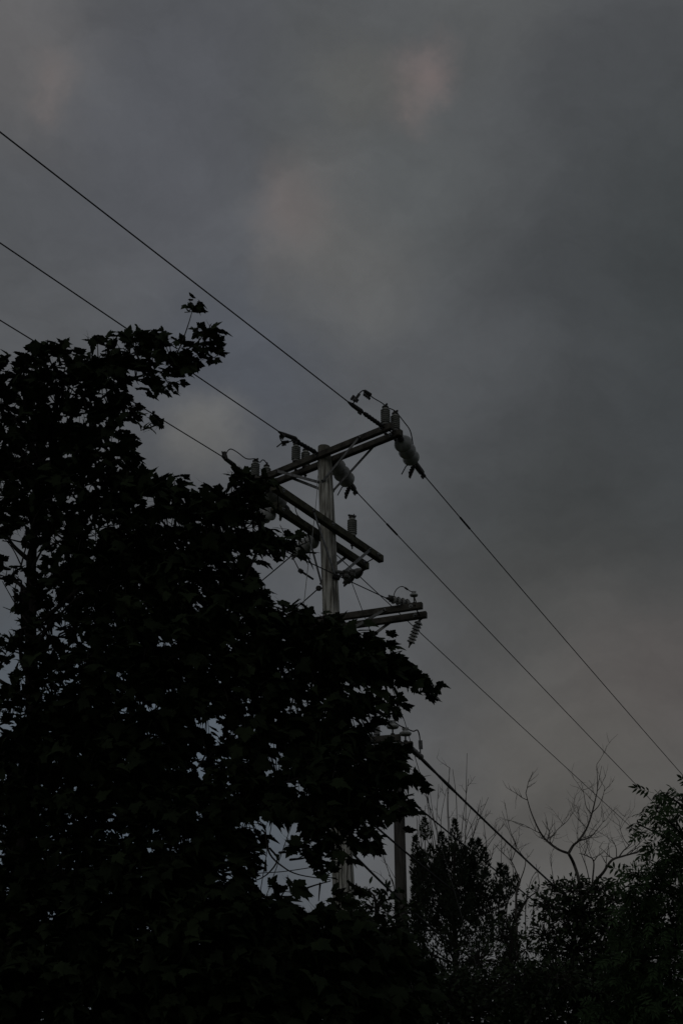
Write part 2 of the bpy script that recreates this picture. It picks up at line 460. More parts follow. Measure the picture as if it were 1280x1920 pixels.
# pole-top phases: posts, dead ends, jumpers
tA = {}
tA['r1'] = post(A, 'f', 722.5); tA['r2'] = post(A, 'r', 741)
tA['m1'] = post(A, 'f', 554.5); tA['m2'] = post(A, 'r', 572.5)
tA['l1'] = post(A, 'f', 478); tA['l2'] = post(A, 'r', 499)
tB = post(B, 'f', 660, 1.05)

def bolts_on(mb_, p, d, n, size, upv):
    """row of clamp bolts sticking out"""
    d = d.normalized(); s_ = d.cross(upv).normalized()
    for k in range(n):
        c = p + d*(size*0.42*k)
        mb_.tube([c, c+upv*size], size*0.13, 5)
        mb_.tube([c+upv*size*0.6, c+upv*size*0.85], size*0.22, 5)
def dead_end(p0, p1, w0, label=None):
    """polymer rod from the timber (p0) to the wire, then a bolted clamp ending at w0"""
    d = (w0-p0).normalized()
    o = MB().tube([p0-d*0.03, p0+d*0.03], 0.02, 8)
    L = (p1-p0).length
    o.tube([p0+d*0.02, p0+d*(L-0.0)], 0.030, 10)
    for k in range(6): o.tube([p0+d*(0.05+(L-0.1)*k/5-0.006), p0+d*(0.05+(L-0.1)*k/5+0.006)], 0.036, 10)
    r_ = part(pole, 'polymer_dead_end', o, M['polymer'])
    c = MB().tube([p1-d*0.01, p1+d*0.05], 0.016, 8)
    c.tube([p1+d*0.05, p1+d*0.09, w0-d*0.05, w0+d*0.06], [0.024, 0.036, 0.032, 0.014], 8)
    bolts_on(c, p1+d*0.1, d, 3, 0.07, Vector((0, 0, -1)))
    link('bolted_clamp', c.mesh('bolted_clamp', M['iron'], Vector(pole.location)), r_)
zA = A.z
# incoming lines from upper left
far_l = {'r': (0, 247), 'm': (0, 455), 'l': (0, 600)}
de = {'r': ((716, 799), (683, 775.5), (657, 757)), 'm': ((592, 848), (560.5, 826.5), (527, 812)), 'l': ((470, 897), (445, 877), (420, 858))}
lab_in = {'r': 'uppermost black overhead line from the left, reaching the right end of the top crossarm',
          'm': 'black overhead line from the left to the middle of the top crossarm, second of three',
          'l': 'lowest of the three overhead lines from the left, passing through the maple crown'}
in_end = {}
for k in 'rml':
    p0, p1, w0 = [PZ(x, y, zA + 0.02) for (x, y) in de[k]]
    dead_end(p0, p1, w0)
    f = PZ(*far_l[k], zA + 0.02)
    wire('power_line', span(w0, f, 5.0, -0.0, 20), 0.0092, M['cable'], lab_in[k], 'power line', 'lines on the top crossarm')
    in_end[k] = w0
# outgoing lines to the lower right with pale bells
outp = {'r': ((750, 822), (772, 862), (791, 887), (1275, 1443)), 'm': ((625, 868), (652, 902), (664, 918), (1225, 1500)), 'l': ((500, 918), (527, 944), (540, 956), (1220, 1580))}
lab_out = {'r': 'rightmost thin overhead line, leaving the right end of the top crossarm',
           'm': 'thin black overhead line leaving beside the pole top, second from right at lower right',
           'l': 'thin overhead line passing behind the shaft and the third crossarm, third from right'}
out_start = {}
for k in 'rml':
    a, b, c, f = outp[k]
    za = zA - 0.05
    pa, pb, pc = PZ(*a, zA-0.03), PZ(*b, zA-0.06), PZ(*c, zA-0.07)
    pf = PZ(*f, zA-0.35)
    strain(pa, pb, 3, 0.142, 'bell' if k == 'r' else 'old_bell', taper=0.06)
    d = (pc-pb).normalized()
    m_ = MB().tube([pb, pb+d*0.05, pc-d*0.03, pc+d*0.05], [0.022, 0.05, 0.048, 0.016], 8)
    bolts_on(m_, pb+d*0.06, (d+Vector((-0.8, 0, -0.7))).normalized(), 5, 0.11, Vector((0.15, 0.1, -1)).normalized())
    # free tail of the conductor below the clamp
    m_.tube([pb+d*0.06, pb+d*0.02+Vector((-0.10, 0, -0.10)), pb+d*0.02+Vector((-0.17, 0, -0.24))], 0.009, 6)
    part(pole, 'strain_clamp', m_, M['iron'])
    m_ = MB().tube([pc-d*0.02, pc+d*0.12], 0.026, 8); bolts_on(m_, pc, d, 3, 0.075, Vector((-0.2, 0, -1)).normalized())
    part(pole, 'line_connector', m_, M['iron'])
    w = wire('power_line', span(pc, pf, 2.1, 0.10, 30), 0.0088, M['cable'], lab_out[k], 'power line', 'lines on the top crossarm')
    sl = {'r': ((862, 966), (880, 988)), 'm': ((725, 986), (744, 1007)), 'l': None}[k]
    if sl:
        L = (pf-pc)
        def along(px):
            lo, hi = 0.0, 1.0
            for _ in range(40):
                mm = (lo+hi)/2
                if project(pc.lerp(pf, mm))[0] < px: lo = mm
                else: hi = mm
            t = lo; p = pc.lerp(pf, t); p.z -= 0.10*(1-(2*t/2.1-1)**2); return p
        m_ = MB().tube([along(sl[0][0]), along((sl[0][0]+sl[1][0])/2), along(sl[1][0])], 0.017, 8)
        link('splice_sleeve', m_.mesh('splice_sleeve', M['cable'], pc), w)
    out_start[k] = pc
# jumpers over the posts
def J(*pp): return [P(x, y, Y) for (x, y, Y) in pp]
YA = on(A, 'f', 722).y; YR = on(A, 'r', 741).y
wd = in_end['r'].y
wire('jumper_wire', J((662, 756, wd), (668, 748, wd+0.05), (673, 738, wd+0.1), (681, 732, wd+0.15), (688, 735, wd+0.22), (698, 745, wd+0.3)) + [tA['r1']+Vector((-0.05, -0.05, 0.0)), tA['r1']+Vector((0.03, 0.05, -0.02)), tA['r2']] + J((757, 791, YR+0.05), (769, 809, YR+0.25), (775, 840, YR+0.55), (783, 872, YR+0.85)) + [out_start['r']],
     0.009, M['cable'], 'black jumper wire over the two ribbed insulators at the top crossarm right end', 'jumper wire', 'jumper wires on the pole')
m_ = MB(); p0 = P(664, 752, wd+0.02); p1 = P(673, 739, wd+0.1); m_.tube([p0, p1], 0.022, 7); bolts_on(m_, p0, p1-p0, 4, 0.07, Vector((-0.75, 0, 0.55)).normalized()); bolts_on(m_, p0, p1-p0, 4, 0.05, Vector((0.75, 0, -0.4)).normalized())
part(pole, 'line_connector', m_, M['iron'])
m_ = MB(); p0 = P(683, 733, wd+0.18); p1 = P(694, 741, wd+0.26); m_.tube([p0, p1], [0.026, 0.034], 7); bolts_on(m_, p0, p1-p0, 4, 0.085, Vector((-0.1, 0, -1)).normalized())
part(pole, 'line_connector', m_, M['iron'])
wm = in_end['m'].y
wire('jumper_wire', J((530, 813, wm), (525, 820, wm+0.05), (529, 828, wm+0.1), (538, 829, wm+0.15)) + [tA['m1']+Vector((-0.03, -0.03, 0)), tA['m1']+Vector((0.04, 0.05, -0.02)), tA['m2'], tA['m2']+Vector((0.3, 0.35, -0.1)), out_start['m']],
     0.009, M['cable'], 'black jumper wire bent over the ribbed insulators left of the pole top', 'jumper wire', 'jumper wires on the pole')
m_ = MB(); p0 = P(519, 838, wm+0.1); p1 = P(529, 830, wm+0.12); p2 = P(541, 828, wm+0.16); m_.tube([p0, p1], 0.010, 6); m_.tube([p1, p2], [0.03, 0.022], 7); bolts_on(m_, p1, p2-p1, 3, 0.06, Vector((0.1, 0, -1)).normalized())
part(pole, 'line_connector', m_, M['iron'])
m_ = MB(); p0 = P(526, 814, wm); p1 = P(533, 820, wm+0.03); m_.tube([p0, p1], [0.04, 0.03], 7); bolts_on(m_, p0, p1-p0, 3, 0.06, Vector((-0.2, 0, -1)).normalized())
part(pole, 'line_connector', m_, M['iron'])
wl = in_end['l'].y
wire('jumper_wire', J((422, 858, wl), (426, 847, wl+0.05), (433, 842, wl+0.1), (445, 848, wl+0.2), (462, 860, wl+0.35)) + [tA['l1'], tA['l1']+Vector((0.06, 0.06, -0.03)), tA['l2'], out_start['l']],
     0.009, M['cable'], 'black jumper wire arching to the top crossarm end hidden in maple leaves', 'jumper wire', 'jumper wires on the pole')
m_ = MB(); p0 = P(421, 848, wl+0.03); p1 = P(424, 862, wl+0.01); m_.tube([p0, p1], [0.028, 0.034], 7); bolts_on(m_, p0, p1-p0, 4, 0.05, Vector((-0.9, 0, 0.2)).normalized())
part(pole, 'line_connector', m_, M['iron'])

# second level: lines leaving to the left, away behind the maple
zB = B.z
bl = [((512, 957), (484, 974), (476, 979), (300, 1092)), ((594, 1008), (556, 1035), (548, 1041), (484, 1086)), ((683, 1066), (652, 1086), (646, 1091), None)]
labs = ['thin overhead line leaving the left end of the second crossarm into the maple', 'thin overhead line leaving the middle of the second crossarm toward the maple', None]
for (a, b, c, f), lb in zip(bl, labs):
    pa, pb, pc = PZ(*a, zB-0.03), PZ(*b, zB-0.06), PZ(*c, zB-0.07)
    strain(pa, pb, 3 if f else 2, 0.125 if f else 0.085, 'bell' if f else 'dark_bell', taper=0.05)
    d = (pc-pb).normalized()
    m_ = MB().tube([pb, pb+d*0.06, pc+d*0.05], [0.02, 0.035, 0.014], 8); bolts_on(m_, pb+d*0.05, d, 3, 0.08, Vector((0, 0, -1)))
    part(pole, 'strain_clamp', m_, M['iron'])
    if f:
        pf = PZ(*f, zB-0.2)
        wire('power_line', span(pc, pf, 4.0 if f[0] < 400 else 9.0, 0.2, 16), 0.0095, M['cable'], lb, 'power line', 'lines on the second crossarm')
# the neutral on the shaft below
za = level((axis_px(1104), 1104)); pc = pole_at(za)+Vector((-0.17, -0.02, 0))
pf = PZ(554, 1134, za-0.05)
wire('neutral_line', span(pc, pf, 18.0, 0.3, 16), 0.0092, M['cable'], 'thin wire leaving the bare shaft to the left below the second crossarm', 'wire')
m_ = MB().tube([pc+Vector((0.08, 0, 0)), pc+Vector((-0.02, 0, 0))], 0.016, 6); m_.lathe([(0.035, -0.03), (0.045, 0.0), (0.035, 0.03)], 10, pc)
part(pole, 'spool_bracket', m_, M['iron'])
# short polymer rod stub left of the shaft
m_ = MB(); p0 = P(561, 1069, 19.2); p1 = P(587, 1086, 19.4); m_.tube([p0, p1], 0.016, 7); m_.tube([p0, p0.lerp(p1, 0.2)], 0.034, 7)
p2 = P(547, 1042, 19.6)
m_.tube([p2, p0], 0.008, 6)
part(pole, 'jumper_tail', m_, M['polymer'])
wire('jumper_wire', J((553, 940, on(B, 'f', 553).y+0.05), (554, 955, 18.9), (558, 966, 18.95), (564, 972, 19.05), (572, 985, on(B, 'r', 572).y)), 0.007, M['cable'],
     'short dark wire hanging between the two timbers of the second crossarm', 'jumper wire', 'jumper wires on the pole')
# hardware cluster at the brace seat of the second level
zc = level((axis_px(1078), 1078)); cc = pole_at(zc)
m_ = MB().tube([cc+Vector((0.05, -0.10, 0.02)), cc+Vector((0.24, -0.02, 0.02))], 0.03, 8); m_.lathe([(0.05, -0.06), (0.062, -0.03), (0.04, 0.0), (0.062, 0.03), (0.05, 0.06)], 12, cc+Vector((0.24, -0.02, 0.0)))
m_.lathe([(0.045, -0.05), (0.055, -0.02), (0.035, 0.0), (0.055, 0.03), (0.045, 0.05)], 12, cc+Vector((0.33, 0.05, 0.05)))
part(pole, 'spool_insulator', m_, M['dark_bell'])
m_ = MB().tube([cc+Vector((0.05, -0.13, -0.06)), cc+Vector((0.15, -0.10, -0.09))], 0.045, 8)
part(pole, 'brace_seat', m_, M['iron'])

# third level
zC = C.z
pa, pb = PZ(770, 1132.5, zC+0.085), PZ(737, 1124.5, zC+0.10)
strain(pa, pb, 4, 0.062, 'old_bell')
d = (pb-pa).normalized(); pc = pb + d*0.12
m_ = MB().tube([pb, pb+d*0.05, pc], [0.02, 0.034, 0.012], 8); bolts_on(m_, pb+d*0.02, d, 3, 0.06, Vector((0, 0, 1))); bolts_on(m_, pb+d*0.02, d, 3, 0.05, Vector((0, 0, -1)))
part(pole, 'strain_clamp', m_, M['iron'])
pf = PZ(574, 1052, zC+0.10)
wire('power_line', span(pc, pf, 9.0, -0.0, 16), 0.0085, M['cable'], 'thin overhead line crossing before the shaft to the right end of the third crossarm', 'power line', 'lines on the third crossarm')
pa2, pb2 = on(C, 'f', 560)+Vector((-0.03, -0.08, 0.02)), None
pa2 = on(C, 'f', 520)+Vector((0, -0.08, 0.03)); dd = (pf-pc).normalized(); pb2 = pa2+dd*0.32
strain(pa2, pb2, 4, 0.062, 'old_bell')
wire('power_line', span(pb2, pb2+dd*4, 5.0, 0, 10), 0.0085, M['cable'], 'thin overhead line running behind the maple to the left end of the third crossarm', 'power line', 'lines on the third crossarm')
# pin insulator (small pale) on the right end
def pin_insulator(p, mat='bell', s=1.0, stem=0.15):
    m_ = MB().lathe([(0.030, 0), (0.086, 0.006), (0.098, 0.026), (0.092, 0.044), (0.060, 0.058), (0.048, 0.066), (0.044, 0.082), (0.052, 0.094), (0.045, 0.106), (0.028, 0.112)], 18)
    o = link('pin_insulator', m_.mesh('pin_body', M[mat]), pole, p+Vector((0, 0, stem))-Vector(pole.location), None, s)
    q = MB().tube([Vector((0, 0, -stem/s)), Vector((0, 0, 0.02))], 0.013, 8); q.lathe([(0.032, -stem/s), (0.032, -stem/s+0.012)], 8)
    link('steel_pin', q.mesh('steel_pin', M['iron']), o)
    q = MB().tube([Vector((-0.05, 0, 0.112)), Vector((0.05, 0, 0.112))], 0.016, 6); q.tube([Vector((0, -0.045, 0.10)), Vector((0, 0.045, 0.10))], 0.011, 6)
    link('tie_wire', q.mesh('tie_wire', M['iron']), o)
    return p + Vector((0, 0, stem+0.118*s))
pt = pin_insulator(on(C, 'f', 776)+Vector((0, 0, 0.059)), 'bell', 0.62, 0.10)
m_ = MB(); q = on(C, 'f', 780)+Vector((0, 0, 0.055)); m_.tube([q, q+Vector((-0.03, 0, 0.11))], 0.009, 6)
part(pole, 'pin_strut', m_, M['iron'])
Yc = pb.y
wire('jumper_wire', J((737, 1119, Yc), (741, 1108, Yc), (748, 1101, Yc+0.05), (755, 1100, Yc+0.1), (762, 1104, Yc+0.14), (770, 1109, Yc+0.2)) + [pt], 0.0065, M['cable'],
     'thin wire loop rising to the small pin insulator on the third crossarm', 'jumper wire', 'jumper wires on the pole')
m_ = MB().tube(J((759, 1102, Yc+0.12), (764, 1105.5, Yc+0.16)), 0.014, 6); part(pole, 'line_connector', m_, M['iron'])
# string hanging from the far timber
ph = on(C, 'r', 786)+Vector((0, 0.02, -0.07)); pe = P(770, 1204, ph.y+0.05)
so = strain(ph, pe, 7, 0.062, 'old_bell')
m_ = MB().tube([pe, pe+(pe-ph).normalized()*0.09], [0.02, 0.008], 6); part(pole, 'string_end_eye', m_, M['iron'])

# fourth level: two discs on pins, thick cable leaving
t1 = pin_insulator(on(Dm, 'f', 736)+Vector((0, 0, 0.059)), 'bell', 0.90, 0.085)
t2 = pin_insulator(on(Dm, 'r', 760)+Vector((0, 0, 0.059)), 'bell', 0.90, 0.085)
pin_insulator(on(Dm, 'f', 548)+Vector((0, 0, 0.059)), 'bell', 0.90, 0.085)
zD = Dm.z
YD = t2.y
pend = P(788, 1421, YD+0.45)
wire('jumper_wire', J((722, 1344, t1.y-0.25), (730, 1354, t1.y-0.12)) + [t1+Vector((0, 0, 0.0)), t1.lerp(t2, 0.5)+Vector((0, 0, -0.01)), t2] + J((774, 1371, YD+0.15), (782, 1369, YD+0.25), (786, 1380, YD+0.35), (787, 1396, YD+0.4)) + [pend], 0.0095, M['cable'],
     'black jumper wire over two pale disc insulators dropping to the thick cable', 'jumper wire', 'jumper wires on the pole')
m_ = MB().beam(P(787.5, 1388, YD+0.39), P(788.5, 1405, YD+0.43), 0.055, 0.045); part(pole, 'tap_connector', m_, M['steel'], False)
m_ = MB().beam(on(Dm, 'f', 706)+Vector((0, -0.03, 0.06)), on(Dm, 'f', 706)+Vector((0, -0.03, 0.17)), 0.09, 0.07, up=Vector((0, 1, 0))); part(pole, 'junction_box', m_, M['steel'], False)
pf = PZ(1040, 1652, zD-0.12); 
w = wire('service_cable', span(pend, pf, 2.2, 0.12, 30), 0.0185, M['cable'], 'thick black cable sagging right from the disc insulators past the bare stems', 'cable')
def along2(t): p = pend.lerp(pf, t); p.z -= 0.12*(1-(2*t/2.2-1)**2); return p
m_ = MB().tube([along2(x) for x in (0.10, 0.16, 0.20)], [0.02, 0.027, 0.02], 8); link('splice_sleeve', m_.mesh('splice_sleeve', M['cable'], pend), w)
m_ = MB().tube([along2(x) for x in (0.0, 0.03, 0.08)], [0.024, 0.026, 0.02], 8); link('splice_sleeve', m_.mesh('splice_sleeve', M['cable'], pend), w)
strain(on(Dm, 'r', 768)+Vector((0, 0.06, -0.02)), pend+Vector((0, -0.05, -0.0)), 4, 0.045, 'dark_bell')
# lower cables
def low_cable(z0, p1, label, ext, r):
    a = pole_at(z0)+Vector((0.13, 0.02, 0)); b = PZ(*p1, z0-0.15)
    wire('telephone_cable', span(a, b, ext, 0.1, 24), r, M['cable'], label, 'cable', 'lower cables on the pole')
    m_ = MB().tube([a-Vector((0.06, 0, 0)), a+Vector((0.03, 0, 0))], 0.03, 8); part(pole, 'cable_bracket', m_, M['iron'])
a = on(Dm, 'f', 650)+Vector((0, 0.1, -0.05)); b = PZ(1024, 1697, zD-0.3)
wire('telephone_cable', span(a, b, 2.0, 0.12, 24), 0.014, M['cable'], 'black cable crossing the evergreen from the maple edge, next below the thick cable', 'cable', 'lower cables on the pole')
low_cable(level((635, 1505)), (790, 1612), 'black cable crossing the second pole at lower centre', 3.0, 0.016)
low_cable(level((638, 1598)), (735, 1664), 'lowest black cable running from the main shaft toward the second pole foot', 4.0, 0.017)
# guys and ground wire
zg = level((axis_px(1076), 1076)); pg = pole_at(zg)+Vector((0.17, 0, 0))
anchor = Vector((3.55, 22.6, 0.0))
wire('guy_wire', [P(653, 1076, 19.5), P(758, 1352, 20.4), P(898, 1831, 21.6), P(900, 1838, 21.62)+ (P(898, 1831, 21.6)-P(758, 1352, 20.4)).normalized()*2.6], 0.0055, M['bare_wire'], 'pale guy wire slanting down to the right from the second crossarm level', 'guy wire', 'guy wires of the pole', smooth=False)
for (x0, y0, x1, y1, lb) in ((628, 1318, 498, 1684, 'thin guy wire slanting down to the left in the gap below the maple'), (520, 1480, 485, 1690, 'steeper thin guy wire at the left side of the gap below the maple')):
    a = P(x0, y0, 19.4); b = P(x1, y1, 19.9); e = a + (b-a)*((0.0-a.z)/(b.z-a.z))
    w = wire('guy_wire', [a, b, e], 0.006, M['bare_wire'], lb, 'guy wire', 'guy wires of the pole', smooth=False)
    if x0 == 520:
        m_ = MB().tube([P(498, 1612, 19.7), P(497, 1634, 19.75)], [0.012, 0.026], 7); link('guy_grip', m_.mesh('guy_grip', M['iron'], a), w)
wire('drop_wire', [P(452, 1641, 18.8), P(490, 1637, 19.0), P(540, 1633, 19.2), P(636, 1618, 19.35)], 0.006, M['cable'], 'thin level wire crossing the gap below the maple', 'wire')
wire('ground_wire', J((599, 876, 19.28), (595, 900, 19.25), (594, 925, 19.2), (590, 965, 19.1), (586, 1000, 19.1), (582, 1032, 19.1), (577, 1065, 19.15), (571, 1120, 19.2), (566, 1160, 19.25), (562, 1230, 19.3)), 0.0055, M['pale_wire'],
     'pale thin wire dangling left of the weathered shaft', 'wire')

# ------------------------------------------------------------------ second, farther pole
def at_slope(p_top, p_low):
    d = (p_low-p_top).normalized(); return p_top + d*((0-p_top.z)/d.z)
Y2 = 33.0
pt2 = P(746, 1440, Y2); pl2 = P(752, 1700, Y2); b2 = at_slope(pt2, pl2)
pole2 = thing('utility_pole', b2, 'plain grey wooden pole standing farther off beside the evergreen', 'utility pole')
mb = MB(); pts = [b2.lerp(pt2, i/12) for i in range(13)]
mb.tube(pts, [0.165-0.04*i/12 for i in range(13)], 18); part(pole2, 'shaft', mb, M['pole_far'])
mb = MB(); mb.beam(pt2+Vector((-0.8, -0.16, -0.3)), pt2+Vector((0.5, -0.16, -0.3)), 0.09, 0.11); part(pole2, 'crossarm', mb, M['arm'], False)

# ------------------------------------------------------------------ foliage helpers
def template(verts, faces): return np.array(verts, float), [tuple(f) for f in faces]
def maple_template(fold, curl, seed):
    r = random.Random(seed)
    half = [(0.0, 0.0), (0.14, -0.08), (0.37, -0.11), (0.36, 0.03), (0.50, 0.10), (0.49, 0.22), (0.64, 0.40), (0.50, 0.42), (0.44, 0.52), (0.27, 0.45), (0.31, 0.63), (0.19, 0.67), (0.13, 0.82), (0.0, 1.0)]
    half = [(x*r.uniform(0.92, 1.08), y+r.uniform(-0.02, 0.02)) for x, y in half]
    v = []; f = []
    zf = lambda x, y: fold*abs(x) - curl*y*y - 0.10*abs(x)**2*3
    v.append((0, 0.28, zf(0, 0.28)))
    idx = {}
    for s_ in (1, -1):
        ids = []
        for i, (x, y) in enumerate(half):
            if i in (0, len(half)-1) and s_ == -1: ids.append(idx[i]); continue
            xx = 0.0 if i in (0, len(half)-1) else x*s_*(1 if s_ == 1 else r.uniform(0.9, 1.08))
            v.append((xx, y, zf(xx, y))); ids.append(len(v)-1); idx[i] = len(v)-1
        for a, b in zip(ids[:-1], ids[1:]): f.append((0, a, b) if s_ == 1 else (0, b, a))
    k = len(v); v += [(-0.014, 0.02, 0), (0.014, 0.02, 0), (0.012, -0.35, 0.05), (-0.012, -0.35, 0.05), (0.0, -0.7, 0.16)]
    f += [(k, k+3, k+2, k+1), (k+3, k+4, k+2)]
    return template(v, f)
def squeeze(t, k):
    return t[0]*np.array([k, 1.0, 1.0+0.6*(1-k)]), t[1]
def oval_template(w=0.36, petiole=0.15):
    v = [(0, 0, 0), (w*0.42, 0.28, 0.05), (w*0.5, 0.5, 0.06), (w*0.28, 0.8, 0.02), (0, 1.0, -0.08), (-w*0.28, 0.8, 0.02), (-w*0.5, 0.5, 0.06), (-w*0.42, 0.28, 0.05), (0, 0.5, 0.0), (0.02, -petiole, 0.02), (-0.02, -petiole, 0.02)]
    f = [(8, 0, 1), (8, 1, 2), (8, 2, 3), (8, 3, 4), (8, 4, 5), (8, 5, 6), (8, 6, 7), (8, 7, 0), (0, 10, 9)]
    return template(v, f)
def compound_template(nl=4, seed=0):
    """pinnate leaf: a stalk with paired leaflets and one at the end, length 1"""
    r = random.Random(seed); V = []; F = []
    def leaflet(o, ang, L):
        t, fc = oval_template(0.34, 0.05)
        c, s_ = math.cos(ang), math.sin(ang); k = len(V); dr = r.uniform(0.1, 0.5)
        for x, y, z in t: V.append((o[0]+L*(x*c+y*s_), o[1]+L*(-x*s_+y*c), o[2]+L*(z-dr*y)))
        for q in fc: F.append(tuple(i+k for i in q))
    for i in range(nl):
        y = 0.18+0.58*i/(nl-1); z = -0.12*y*y
        for s_ in (1, -1): leaflet((0, y+r.uniform(-.02, .02), z), s_*math.radians(r.uniform(48, 70)), r.uniform(0.34, 0.44))
    leaflet((0, 0.8, -0.08), 0.0, 0.46)
    k = len(V); V += [(-0.012, -0.1, 0), (0.012, -0.1, 0), (0.008, 0.82, -0.09), (-0.008, 0.82, -0.09)]; F.append((k, k+1, k+2, k+3))
    return template(V, F)
def frames(tip, nrm):
    """N x 3 x 3 rotation matrices with local y along tip and z near nrm"""
    t = tip/np.linalg.norm(tip, axis=1, keepdims=True)
    x = np.cross(t, nrm); x /= np.linalg.norm(x, axis=1, keepdims=True)+1e-9
    z = np.cross(x, t)
    return np.stack([x, t, z], axis=2)
def bulk_mesh(name, tmpl, pos, rot, size, mat):
    """one mesh holding many copies of a few leaf templates"""
    n = len(pos); pick = rng.integers(0, len(tmpl), n)
    V = []; loops = []; starts = []; totals = []; voff = 0; loff = 0
    for ti, (tv, tf) in enumerate(tmpl):
        ids = np.where(pick == ti)[0]
        if not len(ids): continue
        w = np.einsum('nij,vj->nvi', rot[ids], tv)*size[ids][:, None, None] + pos[ids][:, None, :]
        nv = len(tv); V.append(w.reshape(-1, 3))
        lp = np.array([i for f in tf for i in f]); ln = np.array([len(f) for f in tf]); st = np.concatenate([[0], np.cumsum(ln)[:-1]])
        offs = (voff + np.arange(len(ids))*nv)[:, None]
        loops.append((lp[None, :] + offs).reshape(-1))
        starts.append((st[None, :] + (loff + np.arange(len(ids))*len(lp))[:, None]).reshape(-1))
        totals.append(np.tile(ln, len(ids)))
        voff += nv*len(ids); loff += len(lp)*len(ids)
    V = np.concatenate(V); loops = np.concatenate(loops); starts = np.concatenate(starts); totals = np.concatenate(totals)
    me = bpy.data.meshes.new(name)
    me.vertices.add(len(V)); me.vertices.foreach_set('co', V.astype(np.float32).ravel())
    me.loops.add(len(loops)); me.loops.foreach_set('vertex_index', loops.astype(np.int32))
    me.polygons.add(len(starts)); me.polygons.foreach_set('loop_start', starts.astype(np.int32))
    try: me.polygons.foreach_set('loop_total', totals.astype(np.int32))
    except Exception: pass
    me.materials.append(mat); me.update(calc_edges=True); me.validate()
    return me
def tmesh(name, t, mat):
    me = bpy.data.meshes.new(name); me.from_pydata([tuple(v) for v in t[0]], [], t[1]); me.materials.append(mat); me.update(); return me

def place_leaves(root, tmpl, pos, rot, size, mat, singles, leaf_name='leaf', bulk_name='foliage', near_px=24):
    """the leaves that show largest become parts of their own, the rest one mass"""
    rl = np.array(root.location)
    d = pos - np.array(CAM); w = d @ np.array(FW)
    sx = 640+FPX*(d @ np.array(RT))/w; sy = 960-FPX*(d @ np.array(UP))/w
    inside = (sx > 4) & (sx < 1276) & (sy > 4) & (sy < 1900)
    n = len(pos); cnt = np.zeros(n)
    for i in range(n):
        if not inside[i]: cnt[i] = 1e6; continue
        m_ = (np.abs(sx-sx[i]) < near_px) & (np.abs(sy-sy[i]) < near_px)
        cnt[i] = np.sum(m_ & (w < w[i]-0.01)) + 0.25*np.sum(m_) - 0.004*FPX*size[i]/w[i]
    order = np.argsort(cnt); single = order[:singles]; rest = order[singles:]
    ms = [tmesh(leaf_name, t, mat) for t in tmpl]
    for i in single:
        q = Matrix(rot[i].tolist()).to_quaternion()
        link(leaf_name, ms[i % len(ms)], root, tuple(pos[i]-rl), q, float(size[i]))
    if len(rest):
        o = link(bulk_name, bulk_mesh(bulk_name, tmpl, pos[rest]-rl, rot[rest], size[rest], mat), root)
        o['kind'] = 'stuff'

# ------------------------------------------------------------------ the maple at left
TY = 10.8
mt_base = P(62, 1150, TY); mt_base.z = 0
maple = thing('maple_tree', mt_base, 'large dark leafy maple tree filling the left side before the utility pole', 'tree')
